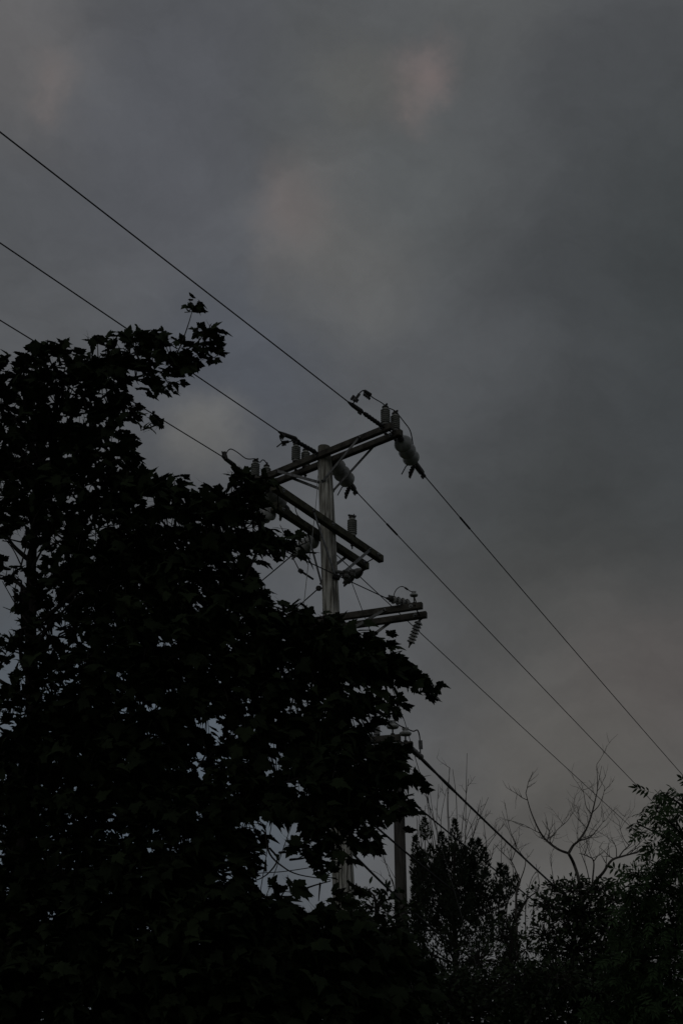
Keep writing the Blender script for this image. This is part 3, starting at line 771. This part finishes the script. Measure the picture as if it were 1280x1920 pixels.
# crown lobes: image column, row, half width, half height, tilt, depth, density
LOBES = [
 (25,695,60,38,0,10.5,1),(100,682,70,34,-8,10.3,1),(185,668,68,34,-8,10.1,1),(255,655,52,30,-5,9.9,1),(312,668,42,34,15,9.8,1),(350,668,26,24,20,9.75,.9),(398,642,20,20,20,9.7,1.3),(362,578,16,10,0,9.7,4.2),(382,620,20,8,10,9.7,1.6),(400,665,13,12,60,9.7,.7),(318,716,24,18,20,9.8,.9),(225,712,70,30,0,10.1,1),(130,742,110,45,0,10.4,1),(35,775,70,55,0,10.7,.9),(228,762,42,26,20,10.0,.9),(285,795,22,18,30,9.9,.9),(180,818,66,38,0,10.2,.9),(95,850,95,50,0,10.5,1),(242,852,26,12,0,10.0,.8),
 (30,905,70,52,0,10.7,1),(175,900,95,42,0,10.3,1.1),(268,906,46,24,0,10.1,1.1),(330,930,56,26,5,10.0,1.1),(395,942,50,24,5,9.9,1.1),(450,918,34,30,0,9.7,1),(488,904,24,18,0,9.7,.9),(470,942,28,32,0,9.7,1),(512,1014,32,24,15,9.6,1),(556,1018,28,20,30,9.6,.9),(425,992,78,40,0,9.9,1.2),(318,1000,110,50,0,10.2,1.2),(180,985,105,50,0,10.5,1.2),(65,970,60,26,0,10.7,1),
 (130,1060,50,44,0,10.6,.9),(235,1080,100,55,0,10.3,1.3),(370,1080,105,52,0,10.0,1.3),(448,1116,54,26,0,9.8,1.2),(502,1142,44,14,10,9.7,1.1),(12,1075,30,18,0,10.6,.9),(20,1005,40,16,0,10.6,.8),(30,1140,28,12,0,10.7,.5),(28,1215,55,34,0,10.7,1.1),(70,1095,34,22,0,10.4,.9),(66,1165,26,18,0,10.4,.7),(150,1165,40,40,0,10.5,.6),(130,1240,80,30,0,10.4,1.0),(280,1180,115,62,0,10.2,1.4),(430,1185,115,55,0,9.9,1.4),(565,1172,66,30,0,9.7,1.2),(645,1192,66,30,5,9.6,1.2),(712,1224,48,24,12,9.5,1.1),(748,1255,26,18,10,9.5,1),(772,1274,28,13,18,9.5,1.2),(806,1290,20,8,20,9.45,1.3),(688,1270,66,38,0,9.6,1.1),(555,1250,105,52,0,9.8,1.2),(420,1280,115,60,0,10.0,1.2),(270,1300,125,66,0,10.3,1.2),(105,1310,115,62,0,10.5,1.1),
 (735,1325,24,24,0,9.5,.9),(640,1338,76,40,0,9.7,1.1),(515,1368,90,36,0,9.9,1.1),(300,1395,66,50,0,10.2,1.1),(445,1430,44,36,0,9.9,1.1),(185,1400,105,52,0,10.4,1.1),(55,1420,78,58,0,10.6,.85),(630,1425,95,50,0,9.7,1.2),(725,1425,38,32,0,9.5,1.1),(768,1462,28,20,10,9.5,1),(752,1515,24,28,0,9.5,1),(695,1495,56,38,0,9.6,1.2),(595,1505,85,38,0,9.7,1.1),(480,1500,76,42,0,9.9,1.1),(345,1508,95,50,0,10.1,1.2),(195,1520,115,56,0,10.3,.9),(55,1535,85,56,0,10.5,.8),(410,1575,56,42,0,10.0,1.1),(448,1618,32,26,0,9.9,1),(300,1608,105,52,0,10.1,1.1),(145,1628,105,50,0,10.3,.8),(35,1650,75,50,0,10.5,1.1),(665,1562,44,22,25,9.6,1),(700,1585,20,12,30,9.55,.9),(600,1565,26,18,0,9.6,1),(572,1600,30,13,0,9.6,.9),(612,1632,22,13,0,9.6,.8),(628,1690,34,13,0,9.6,.7),(545,1672,26,8,0,9.6,1.0),(548,1588,26,12,10,9.65,1.0),(505,1672,22,7,0,9.7,.9),
 (250,1690,130,44,0,10.1,1.2),(90,1730,120,50,0,10.4,1.3),(400,1690,90,36,0,9.9,1.2),(490,1720,90,36,0,9.8,1.3),(610,1745,90,36,0,9.7,1.3),(700,1775,70,44,0,9.8,1.2),(350,1780,150,50,0,9.9,1.4),(180,1810,150,55,0,10.1,1.4),(30,1850,120,60,0,10.3,1.4),(550,1820,140,50,0,9.8,1.4),(680,1870,110,55,0,9.8,1.4),(420,1880,150,50,0,9.9,1.4),(230,1900,160,55,0,10.1,1.4),
 # the side of the crown beyond the frame's left edge
 (-90,720,110,60,0,10.8,.8),(-120,860,130,80,0,11.0,.8),(-150,1020,130,80,0,11.2,.8),(-160,1190,140,90,0,11.2,.8),(-170,1360,150,90,0,11.2,.8),(-180,1530,150,90,0,11.2,.8),(-170,1700,150,90,0,11.0,.8),(-160,1860,150,90,0,11.0,.8),(-330,1000,130,110,0,11.4,.6),(-360,1250,140,120,0,11.5,.6),(-370,1500,140,120,0,11.5,.6),(-350,1750,140,120,0,11.4,.6),
 # the far side of the crown
 (230,1140,190,100,0,12.0,1.1),(330,1320,260,110,0,12.2,.85),(250,1550,250,110,0,12.2,1.0),(200,1420,240,90,0,11.7,.7),(300,1660,180,60,0,11.5,1.0),(90,1480,150,110,0,11.4,.4),(120,1680,150,40,0,11.4,.8),(640,1602,22,11,0,9.6,.8),(650,1664,24,10,0,9.6,.8),(120,880,140,110,0,11.8,.7),(350,1010,160,70,0,11.6,.8),(560,1440,170,80,0,11.4,.8),(560,1230,150,70,0,11.3,.8),(330,1800,380,110,0,11.8,1.2),(130,1500,150,120,0,12.2,.3),(620,1840,200,80,0,11.2,1.1),(120,1945,160,36,0,10.4,1.2),(400,1945,160,36,0,10.2,1.2),(650,1945,140,36,0,10.2,1.2),
]
pos = []; tips = []; sizes = []; twig = MB()
limbs = []
trunk_top = P(75, 700, TY)
trunk_pts = [mt_base+Vector((0.05, 0.05, -0.2)), mt_base+Vector((0.02, 0, 1.2)), P(58, 1500, TY), P(60, 1280, TY), P(58, 1120, TY), P(66, 960, TY), P(72, 820, TY-0.1), trunk_top]
tp = smooth_path(trunk_pts, 5)
def trunk_at(z):
    best = min(tp, key=lambda q: abs(q.z-z)); return best
for li, (cx, cy, rx, ry, tilt, Y, dens) in enumerate(LOBES):
    n = max(5, int(math.pi*rx*ry*dens/80.0*(10.0/Y)**2))
    ct, st = math.cos(math.radians(tilt)), math.sin(math.radians(tilt))
    c3 = P(cx, cy, Y)
    outw = (c3 - Vector((mt_base.x, TY, c3.z-0.4))); outw.normalize()
    thick = min(0.45, 0.10+0.0035*min(rx, 90))
    pts3 = []
    # the lobe is a stack of flat sprays that droop at their rims
    layers = [random.uniform(-0.92, 0.92) for _ in range(max(2, int(ry/6.0)))]
    for k in range(n):
        lv = random.choice(layers) if random.random() < 0.55 else random.uniform(-1, 1)
        half = math.sqrt(max(0.05, 1-lv*lv))
        uu = random.uniform(-1, 1)*half
        u = rx*uu; v = ry*lv + random.gauss(0, 6.5) + 7.0*uu*uu*(rx/70.0)
        q = P(cx+u*ct-v*st, cy+u*st+v*ct, Y+random.gauss(0, thick*0.5))
        pts3.append(q); pos.append(q)
        side = (1.0 if u*ct > 0 else -1.0)*abs(uu)
        t = outw*0.75 + Vector((side*0.8, 0, 0)) + Vector((random.gauss(0, .45), random.gauss(0, .5), random.gauss(-0.42, .32)))
        tips.append(t); sizes.append(random.triangular(0.055, 0.150, 0.100)*(0.62 if rx < 17 else 0.85 if rx < 26 else 1.0))
    # twigs: one leading shoot through the lobe and side shoots to its leaves
    tx0 = P(cx-rx*0.95*(1 if cx > 60 else -1), cy+ry*0.35+rx*0.25, Y+0.1); tx1 = P(cx+rx*0.85*(1 if cx > 60 else -1), cy-ry*0.15, Y)
    lead = smooth_path([tx0, c3+Vector((0, 0, -0.03)), tx1], 4)
    rl_ = 0.009 if rx >= 26 else 0.004
    twig.tube(lead, [rl_-(rl_-0.0025)*i/(len(lead)-1) for i in range(len(lead))], 5)
    for q in pts3[::3]:
        b = min(lead, key=lambda s_: (s_-q).length)
        mid = b.lerp(q, 0.55)+Vector((0, 0, random.uniform(0.0, 0.05)))
        twig.tube([b, mid, q+Vector((0, 0, 0.03))], [0.005, 0.0035, 0.002], 4, False)
    if rx >= 26 and not (520 < cx < 680 and 1555 < cy < 1700): limbs.append((tx0, c3, rx))
# slim shoots at the crown's top right
for pp in (((318, 690), (338, 650), (352, 612), (361, 582)), ((338, 665), (372, 640), (385, 622), (400, 618)), ((300, 700), (345, 668), (365, 655), (375, 632)), ((745, 1262), (775, 1270), (800, 1285), (815, 1292))):
    l = smooth_path([P(x, y, 9.72) for x, y in pp], 4); twig.tube(l, [0.007-0.004*i/(len(l)-1) for i in range(len(l))], 5)
# bare forked twigs showing in the big gaps at left and at the bottom
for pp, Y in ((((62, 1180), (40, 1150), (22, 1120), (5, 1090)), 10.6), (((60, 1100), (40, 1060), (25, 1030), (5, 1005)), 10.6), (((40, 1060), (52, 1020), (70, 1000)), 10.6), (((62, 1200), (95, 1170), (110, 1150), (125, 1120)), 10.5), (((95, 1170), (120, 1178), (150, 1165)), 10.5), (((30, 1140), (28, 1110), (35, 1080)), 10.6), (((62, 1230), (100, 1215), (150, 1205), (210, 1215)), 10.5),
                (((497, 1560), (505, 1600), (530, 1625), (560, 1640), (620, 1650)), 9.8), (((505, 1590), (520, 1612), (500, 1640), (470, 1655)), 9.8), (((548, 1675), (590, 1660), (620, 1652)), 9.7), (((600, 1655), (597, 1690)), 9.7), (((370, 1440), (385, 1415), (382, 1390), (376, 1370)), 10.0)):
    l = smooth_path([P(x, y, Y) for x, y in pp], 4); twig.tube(l, [0.008-0.005*i/(len(l)-1) for i in range(len(l))], 5)
mb = MB(); mb.tube(tp, [0.115-0.105*(i/(len(tp)-1))**0.62 for i in range(len(tp))], 12); part(maple, 'trunk', mb, M['bark'])
hd = lambda p: math.hypot(p.x-mt_base.x, p.y-TY)
for k, (e, c3, rx) in enumerate(limbs):
    s0 = trunk_at(max(1.6, e.z-0.3-0.2*hd(e)))
    near = [q for j_, (q0, q, r_) in enumerate(limbs) if j_ != k and hd(q) < hd(c3)-0.15 and (q-e).length < 1.2]
    lead_ = hd(e) > 0.9 and near
    if lead_: s0 = min(near, key=lambda q: (q-e).length + 0.3*max(0, q.z-e.z))
    m1 = s0.lerp(e, 0.5)+Vector((random.uniform(-.12, .12), random.uniform(-.12, .12), random.uniform(-0.04, 0.14)))*min(1.0, (e-s0).length)
    l = smooth_path([s0, m1, e], 5)
    r0 = 0.011 if lead_ else 0.024
    mb = MB(); mb.tube(l, [r0-(r0-0.007)*i/(len(l)-1) for i in range(len(l))], 7); part(maple, 'branch', mb, M['bark'])
o = part(maple, 'twigs', twig, M['bark']); o['kind'] = 'stuff'
pos = np.array([tuple(p) for p in pos]); tips = np.array([tuple(t) for t in tips]); sizes = np.array(sizes)
nr_ = rng.normal(0, 0.46, (len(pos), 3)) + np.array([0, -0.12, 0.85])
MT = [maple_template(0.16, 0.12, 1), maple_template(0.30, 0.22, 2), maple_template(-0.05, 0.30, 3), maple_template(0.22, -0.05, 4), maple_template(0.42, 0.34, 5), maple_template(-0.15, 0.18, 6), squeeze(maple_template(0.5, 0.4, 7), 0.62), squeeze(maple_template(0.35, 0.1, 8), 0.75), squeeze(maple_template(0.2, 0.5, 9), 0.85)]
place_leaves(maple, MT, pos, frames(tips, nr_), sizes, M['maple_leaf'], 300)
print('maple leaves', len(pos))

# ------------------------------------------------------------------ trees and bushes at lower right
def lobes_tree(root, lobes, tmpl, mat, size, per, singles, trunk_px, TYY, droop=0.3, trunk_r=0.08, name_bulk='foliage', near_px=14, nrm_sd=0.6):
    pos = []; tips = []; sizes = []; tw = MB(); b0 = Vector(root.location)
    tpts = smooth_path([b0+Vector((0, 0, -0.1))] + [P(x, y, TYY) for x, y in trunk_px], 4)
    mbt = MB(); mbt.tube(tpts, [trunk_r*(1-0.85*i/(len(tpts)-1)) for i in range(len(tpts))], 9); part(root, 'trunk', mbt, M['bark'])
    for (cx, cy, rx, ry, Y, dens) in lobes:
        n = max(4, int(math.pi*rx*ry*dens/per)); c3 = P(cx, cy, Y)
        sd = min(0.5, 0.06+rx*0.004)
        s0 = min(tpts, key=lambda q: abs(q.z-(c3.z-0.4))); l = smooth_path([s0, s0.lerp(c3, 0.5)+Vector((random.uniform(-.1, .1), random.uniform(-.1, .1), 0.08)), c3], 4)
        mbb = MB(); mbb.tube(l, [0.022-0.015*i/(len(l)-1) for i in range(len(l))], 6); part(root, 'branch', mbb, M['bark'])
        for k in range(n):
            r = math.sqrt(random.random()); a = random.uniform(0, 2*math.pi)
            u, v = rx*r*math.cos(a), ry*r*math.sin(a)
            q = P(cx+u, cy+v, Y+random.gauss(0, sd)); pos.append(q)
            loc = (q-c3); loc = loc.normalized() if loc.length > 1e-4 else Vector((0, 0, 1))
            tips.append(loc*0.8+Vector((random.gauss(0, .5), random.gauss(0, .5), random.gauss(-droop, .45)))); sizes.append(random.uniform(*size))
            if k % 4 == 0: tw.tube([c3.lerp(q, 0.15), c3.lerp(q, 0.6)+Vector((0, 0, 0.03)), q], [0.007, 0.005, 0.002], 4, False)
    o = part(root, 'twigs', tw, M['bark']); o['kind'] = 'stuff'
    pos = np.array([tuple(p) for p in pos]); tips = np.array([tuple(t) for t in tips]); sizes = np.array(sizes)
    nn = rng.normal(0, nrm_sd, (len(pos), 3)) + np.array([0, 0, 0.8])
    place_leaves(root, tmpl, pos, frames(tips, nn), sizes, mat, singles, bulk_name=name_bulk, near_px=near_px)
def foot(px, py, Y):
    p = P(px, py, Y); p.z = 0; return p

# ash-like tree at the right edge
AY = 14.5
ash = thing('leafy_tree', foot(1330, 1700, AY), 'green tree with feathery compound leaves at the right edge of the photo', 'tree', 'trees and bushes at lower right')
ash_l = [(1275,1500,24,16,14.2,1),(1245,1490,26,12,14.2,1),(1228,1518,28,14,14.1,1),(1265,1535,30,18,14.3,1),(1196,1545,16,7,14.0,.9),(1222,1556,22,10,14.1,1),(1258,1580,36,24,14.3,1.2),(1270,1640,50,40,14.4,1.5),(1225,1620,28,18,14.2,1.1),(1185,1640,26,16,14.1,1),(1172,1662,18,12,14.1,.9),(1215,1665,40,28,14.2,1.3),(1190,1690,30,20,14.2,1.1),(1250,1710,60,45,14.4,1.6),(1195,1735,46,30,14.3,1.2),(1250,1790,70,50,14.5,1.6),(1190,1810,50,45,14.4,1.4),(1260,1880,80,55,14.5,1.6),(1170,1890,60,50,14.5,1.4),
         (1350,1480,60,50,14.8,.9),(1360,1600,70,60,14.8,.9),(1370,1720,80,70,14.9,.9),(1370,1850,80,70,14.9,.9),(1460,1560,60,60,15.2,.7),(1470,1720,70,70,15.2,.7)]
CT = [compound_template(4, 1), compound_template(3, 2), compound_template(4, 5)]
lobes_tree(ash, ash_l, CT, M['ash_leaf'], (0.13, 0.22), 95, 260, [(1325, 1800), (1318, 1650), (1305, 1540), (1300, 1470)], AY, 0.35, 0.09, near_px=18)

# rounded bush between the bare tree and the ash
OV = [oval_template(0.5), oval_template(0.62), oval_template(0.42)]
BY = 20.0
bush = thing('broadleaf_bush', foot(1075, 1750, BY), 'rounded dark bush with small leaves below the bare forked tree', 'bush', 'trees and bushes at lower right')
bush_l = [(1075,1668,40,26,19.8,1.1),(1040,1668,24,20,19.8,.9),(1120,1668,36,20,19.8,1),(1150,1690,34,22,19.8,1),(1025,1700,30,24,19.8,.9),(1080,1715,60,36,20,1.4),(1140,1740,54,40,20,1.4),(1020,1755,36,34,19.9,.8),(1075,1780,60,40,20,1.1),(1130,1810,60,45,20,1.2),(1040,1830,60,45,20,1.2),(1110,1880,70,45,20,1.4),(1000,1890,60,45,20,1.3),(1180,1770,40,40,20.2,1.2),(1190,1860,50,50,20.2,1.3)]
lobes_tree(bush, bush_l, OV, M['bush_leaf'], (0.055, 0.09), 15, 0, [(1075, 1850), (1078, 1740), (1076, 1680)], BY, 0.2, 0.06)

# loose thin shrub between evergreen and rounded bush
SY = 23.0
shrub = thing('twiggy_shrub', foot(960, 1800, SY), 'loose twiggy shrub with sky showing between evergreen and rounded bush', 'bush', 'trees and bushes at lower right')
shrub_l = [(985,1690,24,16,23,.5),(1005,1672,22,14,23,.45),(960,1720,30,22,23,.5),(945,1760,40,30,23,.8),(985,1780,40,30,23,.8),(900,1800,50,34,23,1),(960,1830,60,36,23,1.1),(870,1850,60,40,23,1.2),(930,1890,80,40,23,1.3),(800,1880,60,45,23,1.2)]
lobes_tree(shrub, shrub_l, OV, M['bush_leaf'], (0.05, 0.09), 22, 0, [(960, 1880), (958, 1790), (965, 1710)], SY, 0.1, 0.04)

# young shrub at the foot of the second pole, seen below the maple
KY = 16.0
sap = thing('leafy_shrub', foot(700, 1800, KY), 'small leafy shrub in front of the foot of the second pole', 'bush', 'bushes below the maple')
sap_l = [(690,1668,26,12,16,.7),(725,1672,26,12,16,.7),(700,1700,44,22,16,1),(750,1710,30,24,16,.9),(680,1740,50,30,16,1.2),(740,1760,50,36,16,1.2),(700,1810,80,40,16,1.3),(770,1830,50,50,16.2,1.2),(720,1880,90,45,16.2,1.4)]
lobes_tree(sap, sap_l, OV, M['bush_leaf'], (0.06, 0.11), 28, 0, [(702, 1860), (704, 1760), (705, 1690)], KY, 0.1, 0.04)
# undergrowth that closes the view under the maple
for i, (x, Y, lb) in enumerate(((120, 15.0, 'dark undergrowth bush seen under the left part of the maple'), (420, 15.5, 'dark undergrowth bush seen under the middle of the maple crown'))):
    t = thing('undergrowth_bush', foot(x, 1850, Y), lb, 'bush', 'bushes below the maple')
    L = [(x+random.uniform(-160, 160), random.uniform(1740, 1900), random.uniform(50, 80), random.uniform(35, 50), Y+random.uniform(-.4, .4), 1.2) for _ in range(13)]
    lobes_tree(t, L, OV, M['bush_leaf'], (0.07, 0.13), 40, 0, [(x, 1900), (x+5, 1820), (x, 1760)], Y, 0.1, 0.05)

for (x, Y, y0, lb) in ((860, 18.5, 1850, 'low dark thicket along the bottom edge below the evergreen'), (1110, 17.5, 1845, 'low dark thicket along the bottom edge below the rounded bush')):
    t = thing('undergrowth_bush', foot(x, 1850, Y), lb, 'bush', 'trees and bushes at lower right')
    L = [(x-130+260*i/8+random.uniform(-12, 12), y0+random.uniform(-25, 45)+40*(i % 2), random.uniform(40, 60), random.uniform(36, 50), Y+random.uniform(-.3, .3), 1.2) for i in range(9)]
    L += [(x-120+240*i/5, 1945, 60, 40, Y, 1.3) for i in range(6)]
    lobes_tree(t, L, OV, M['bush_leaf'], (0.05, 0.10), 24, 0, [(x, 1960), (x+5, 1900), (x, 1860)], Y, 0.1, 0.04)

# evergreen with upright plumes
EY = 25.0
ever = thing('evergreen_tree', foot(850, 1800, EY), 'shaggy dark evergreen with upright plumes beside the second pole', 'tree', 'trees and bushes at lower right')
mb = MB(); l = [Vector(ever.location), P(855, 1900, EY), P(852, 1760, EY), P(850, 1640, EY), P(853, 1570, EY)]
l = smooth_path(l, 4); mb.tube(l, [0.055-0.042*i/(len(l)-1) for i in range(len(l))], 8); part(ever, 'trunk', mb, M['bark'])
plumes = [(853,1600,852,1538,9),(800,1575,794,1535,8),(835,1600,826,1562,9),(875,1620,884,1575,9),(893,1620,896,1575,8),(905,1650,908,1590,9),(785,1620,778,1570,8),(812,1640,806,1585,11),(930,1680,938,1620,9),(945,1690,948,1625,8),(960,1680,966,1640,7),
          (850,1660,852,1585,20),(880,1680,884,1605,18),(820,1690,818,1610,18),(905,1700,910,1630,16),(790,1690,784,1620,13),(865,1710,872,1640,24),(840,1720,838,1650,22),(895,1730,900,1660,20),(925,1720,935,1660,16),(800,1740,796,1670,16),(780,1760,772,1690,12),
          (855,1780,850,1700,20),(820,1790,815,1720,18),(890,1790,890,1720,18),(930,1770,940,1710,12),(790,1820,780,1750,16),(850,1840,850,1770,22),(885,1860,890,1790,20),(815,1860,810,1790,20),(850,1920,850,1830,28),(900,1910,905,1840,24),(800,1920,795,1840,24),(775,1890,768,1820,14)]
rp = random.Random(4)
for k in range(34):                      # ragged side plumes
    x = rp.uniform(770, 985); top_y = 1575+0.010*(x-850)**2*(0.7 if x > 850 else 0.4)+rp.uniform(0, 120); h_ = rp.uniform(45, 75); lean = (x-855)*0.22+rp.uniform(-8, 8)
    plumes.append((x-lean, top_y+h_, x, top_y, rp.uniform(6, 12)))
pos = []; tips = []; sizes = []
for (x0, y0, x1, y1, hw) in plumes:
    Y = EY+random.uniform(-0.5, 0.5); a = P(x0, y0, Y); b = P(x1, y1, Y+random.uniform(-.1, .1)); L = (b-a).length
    ax = (b-a).normalized(); s0 = min(l, key=lambda q: abs(q.z-(a.z-0.5)))
    mb = MB(); mb.tube(smooth_path([s0, s0.lerp(a, 0.6)+Vector((0, 0, -0.08)), a, b], 4), [0.014-0.011*i/12 for i in range(13)], 5); part(ever, 'branch', mb, M['bark'])
    n = int(L*hw*46)+60
    for k in range(n):
        t = random.random(); wd_ = hw*1.15/FPX*27*math.sin(math.pi*min(1, 0.15+0.85*t))**0.7*(1-0.6*t)
        r = math.sqrt(random.random())*wd_*1.4; an = random.uniform(0, 2*math.pi)
        o_ = Vector((math.cos(an), math.sin(an), 0))
        pos.append(a.lerp(b, t)+o_*r); tips.append(ax*1.0+o_*0.7+Vector((random.gauss(0, .35), random.gauss(0, .35), random.gauss(0, .35)))); sizes.append(random.uniform(0.035, 0.095))
pos = np.array([tuple(p) for p in pos]); tips = np.array([tuple(t) for t in tips]); sizes = np.array(sizes)
NTm = [template([(-0.07, 0, 0), (0.07, 0, 0), (0.10, 0.5, 0.03), (0, 1, 0), (-0.10, 0.5, 0.03), (0.30, 0.62, 0), (-0.28, 0.70, 0.02)], [(0, 1, 2, 4), (4, 2, 3), (1, 5, 2), (0, 4, 6)])]
o = link('foliage', bulk_mesh('foliage', NTm, pos-np.array(ever.location), frames(tips, rng.normal(0, 1, pos.shape)), sizes, M['needle']), ever); o['kind'] = 'stuff'

# bare trees: hand-laid limbs plus forking twigs
def bare_tree(name, label, cat, limbs, Y, r0, twigs, mat, base_px, group, seed, gen=2, tl=1.0):
    rr = random.Random(seed)
    root = thing(name, foot(*base_px, Y), label, cat, group)
    tw = MB()
    def fork(p, d, L, r, g):
        n = 4; pts = [p]; dd = d.copy()
        for i in range(n):
            dd = (dd + Vector((rr.gauss(0, .16), rr.gauss(0, .16), rr.gauss(0.06, .14)))).normalized()
            pts.append(pts[-1]+dd*(L/n))
        tw.tube(pts, [r*(1-0.6*i/n) for i in range(n+1)], 4, False)
        if g > 0:
            for i in range(1, n+1):
                for s_ in range(rr.choice((0, 1, 1, 2))):
                    side = Vector((rr.gauss(0, 1), rr.gauss(0, .6), rr.gauss(0.35, .6))).normalized()
                    fork(pts[i], (dd*0.7+side*0.8).normalized(), L*rr.uniform(0.35, 0.65), r*0.6, g-1)
    for li, (pp, ra, rb, nt) in enumerate(limbs):
        l = smooth_path([P(x, y, Y+rr.gauss(0, 0.12)*(k > 0)) for k, (x, y) in enumerate(pp)], 5)
        if li == 0: l = [Vector(root.location)] + l
        m_ = MB(); m_.tube(l, [0.62*(ra+(rb-ra)*i/(len(l)-1)) for i in range(len(l))], 6); part(root, 'trunk' if li == 0 else 'branch', m_, mat)
        for k in range(nt):
            i = rr.randrange(max(1, len(l)//4), len(l)); d = (l[i]-l[i-1]).normalized()
            side = Vector((rr.gauss(0, 1), rr.gauss(0, .5), rr.gauss(0.3, .5))).normalized()
            fork(l[i], (d*0.6+side*0.8+Vector((0, 0, .25))).normalized(), tl*rr.uniform(0.18, 0.42), rb*0.8, gen)
    if tw.v:
        o = part(root, 'twigs', tw, mat); o['kind'] = 'stuff'
    return root
G2 = 'bare trees at lower right'
bare_tree('bare_tree', 'bare grey tree with forked branches spreading against the sky at lower right', 'tree', [
    ([(1092, 1720), (1085, 1655), (1075, 1620), (1065, 1600)], 0.045, 0.034, 0),
    ([(1065, 1600), (1045, 1592), (1022, 1574), (1008, 1553), (994, 1520), (985, 1487)], 0.034, 0.008, 8),
    ([(1065, 1600), (1074, 1585), (1083, 1577), (1098, 1555), (1108, 1528), (1115, 1500), (1119, 1478), (1118, 1433)], 0.036, 0.006, 9),
    ([(1083, 1577), (1105, 1570), (1118, 1556), (1132, 1538)], 0.018, 0.005, 3),
    ([(1108, 1526), (1098, 1512), (1094, 1490), (1089, 1468)], 0.012, 0.005, 2),
    ([(1109, 1524), (1122, 1510), (1130, 1490), (1133, 1476)], 0.012, 0.005, 2),
    ([(1119, 1478), (1124, 1452), (1127, 1436)], 0.008, 0.004, 0),
    ([(1098, 1552), (1085, 1538), (1073, 1524)], 0.010, 0.004, 2),
    ([(1040, 1588), (1030, 1576), (1044, 1556), (1062, 1540), (1072, 1525)], 0.014, 0.004, 7),
    ([(1092, 1690), (1116, 1652), (1130, 1636), (1146, 1613), (1168, 1605), (1195, 1597), (1212, 1585)], 0.045, 0.010, 6),
    ([(1160, 1606), (1168, 1595), (1181, 1583), (1190, 1570), (1204, 1555)], 0.018, 0.005, 6),
    ([(1155, 1608), (1154, 1590), (1148, 1578), (1138, 1570)], 0.012, 0.004, 3),
    ([(1178, 1585), (1168, 1572), (1162, 1555), (1160, 1540)], 0.010, 0.004, 4),
    ([(1106, 1700), (1110, 1650), (1112, 1615), (1100, 1605), (1085, 1600)], 0.026, 0.006, 4),
    ([(1112, 1615), (1120, 1605), (1128, 1598)], 0.012, 0.004, 2),
    ([(1105, 1655), (1098, 1625), (1088, 1598), (1085, 1580)], 0.014, 0.004, 4)], 21.0, 0.07, 10, M['dead'], (1092, 1800), G2, 5, 1, 1.15)
bare_tree('bare_sapling', 'slim bare sapling forking under the thick cable between evergreen and forked tree', 'tree', [
    ([(968, 1760), (967, 1680), (972, 1660), (975, 1650)], 0.035, 0.022, 0),
    ([(975, 1652), (966, 1632), (958, 1615), (940, 1598), (925, 1582)], 0.018, 0.005, 4),
    ([(958, 1615), (966, 1592), (965, 1578), (955, 1562), (940, 1520)], 0.012, 0.004, 4),
    ([(966, 1585), (956, 1558), (950, 1530), (946, 1505)], 0.010, 0.004, 2),
    ([(974, 1652), (982, 1630), (984, 1612), (972, 1595), (965, 1580)], 0.016, 0.005, 4),
    ([(984, 1612), (992, 1604), (1000, 1592)], 0.008, 0.004, 1),
    ([(958, 1615), (957, 1595), (957, 1570)], 0.008, 0.004, 0)], 24.0, 0.04, 6, M['dead'], (968, 1840), G2, 9, 1, 0.6)
stems = []
for (x0, y0, x1, y1, x2, y2, n) in ((905,1660,912,1600,906,1540,3),(865,1600,880,1555,897,1520,3),(950,1700,962,1640,950,1590,3),(890,1640,915,1585,945,1545,2),(830,1600,826,1540,836,1480,3),(800,1640,790,1590,800,1560,2),(1000,1700,1010,1660,1004,1620,3),(1030,1690,1036,1650,1030,1610,3),(985,1700,995,1650,1012,1625,2),(872,1600,873,1500,875,1412,2),(862,1600,868,1530,878,1460,3),(856,1590,855,1500,848,1442,2),(846,1590,840,1520,842,1440,3),(842,1600,838,1500,843,1440,1),(822,1600,818,1540,822,1470,3),(818,1600,808,1540,800,1475,2),(812,1590,804,1530,796,1470,1),(826,1600,812,1530,806,1488,2),(873,1600,872,1560,882,1515,2),(874,1600,888,1560,900,1500,3),(880,1600,892,1550,915,1495,3),(880,1620,900,1590,930,1560,3),(780,1620,782,1560,780,1520,1),(797,1600,796,1560,797,1510,1),(900,1660,920,1610,925,1585,3),(934,1690,938,1640,940,1560,3),(786,1650,790,1600,785,1530,2)):
    stems.append(([(x0, y0+60), (x0, y0), (x1, y1), (x2, y2)], 0.018, 0.0065, n))
bare_tree('bare_stem_thicket', 'cluster of thin bare upright stems rising behind the evergreen', 'thicket',
          [([(855, 1760), (852, 1690), (850, 1640)], 0.04, 0.02, 0)] + stems, 28.0, 0.02, 0, M['dead'], (855, 1840), G2, 21, 1, 0.8)
# thin shoots leaning against the second pole, below the maple
bare_tree('bare_sapling', 'thin bare leaning shoots left of the second pole below the maple', 'tree', [
    ([(745, 1740), (738, 1660), (728, 1640)], 0.016, 0.009, 0), ([(738, 1662), (725, 1625), (716, 1600), (708, 1560), (704, 1535)], 0.012, 0.006, 3),
    ([(740, 1690), (728, 1660), (712, 1640), (695, 1632)], 0.009, 0.004, 2), ([(742, 1650), (732, 1632), (724, 1618)], 0.008, 0.004, 1)], 26.0, 0.02, 0, M['dead'], (748, 1800), G2, 33, 0, 0.6)

S.cycles.use_denoising = True
S.cycles.max_bounces = 4; S.cycles.diffuse_bounces = 2; S.cycles.glossy_bounces = 2; S.cycles.transmission_bounces = 2
world.cycles.sampling_method = 'MANUAL'; world.cycles.sample_map_resolution = 256
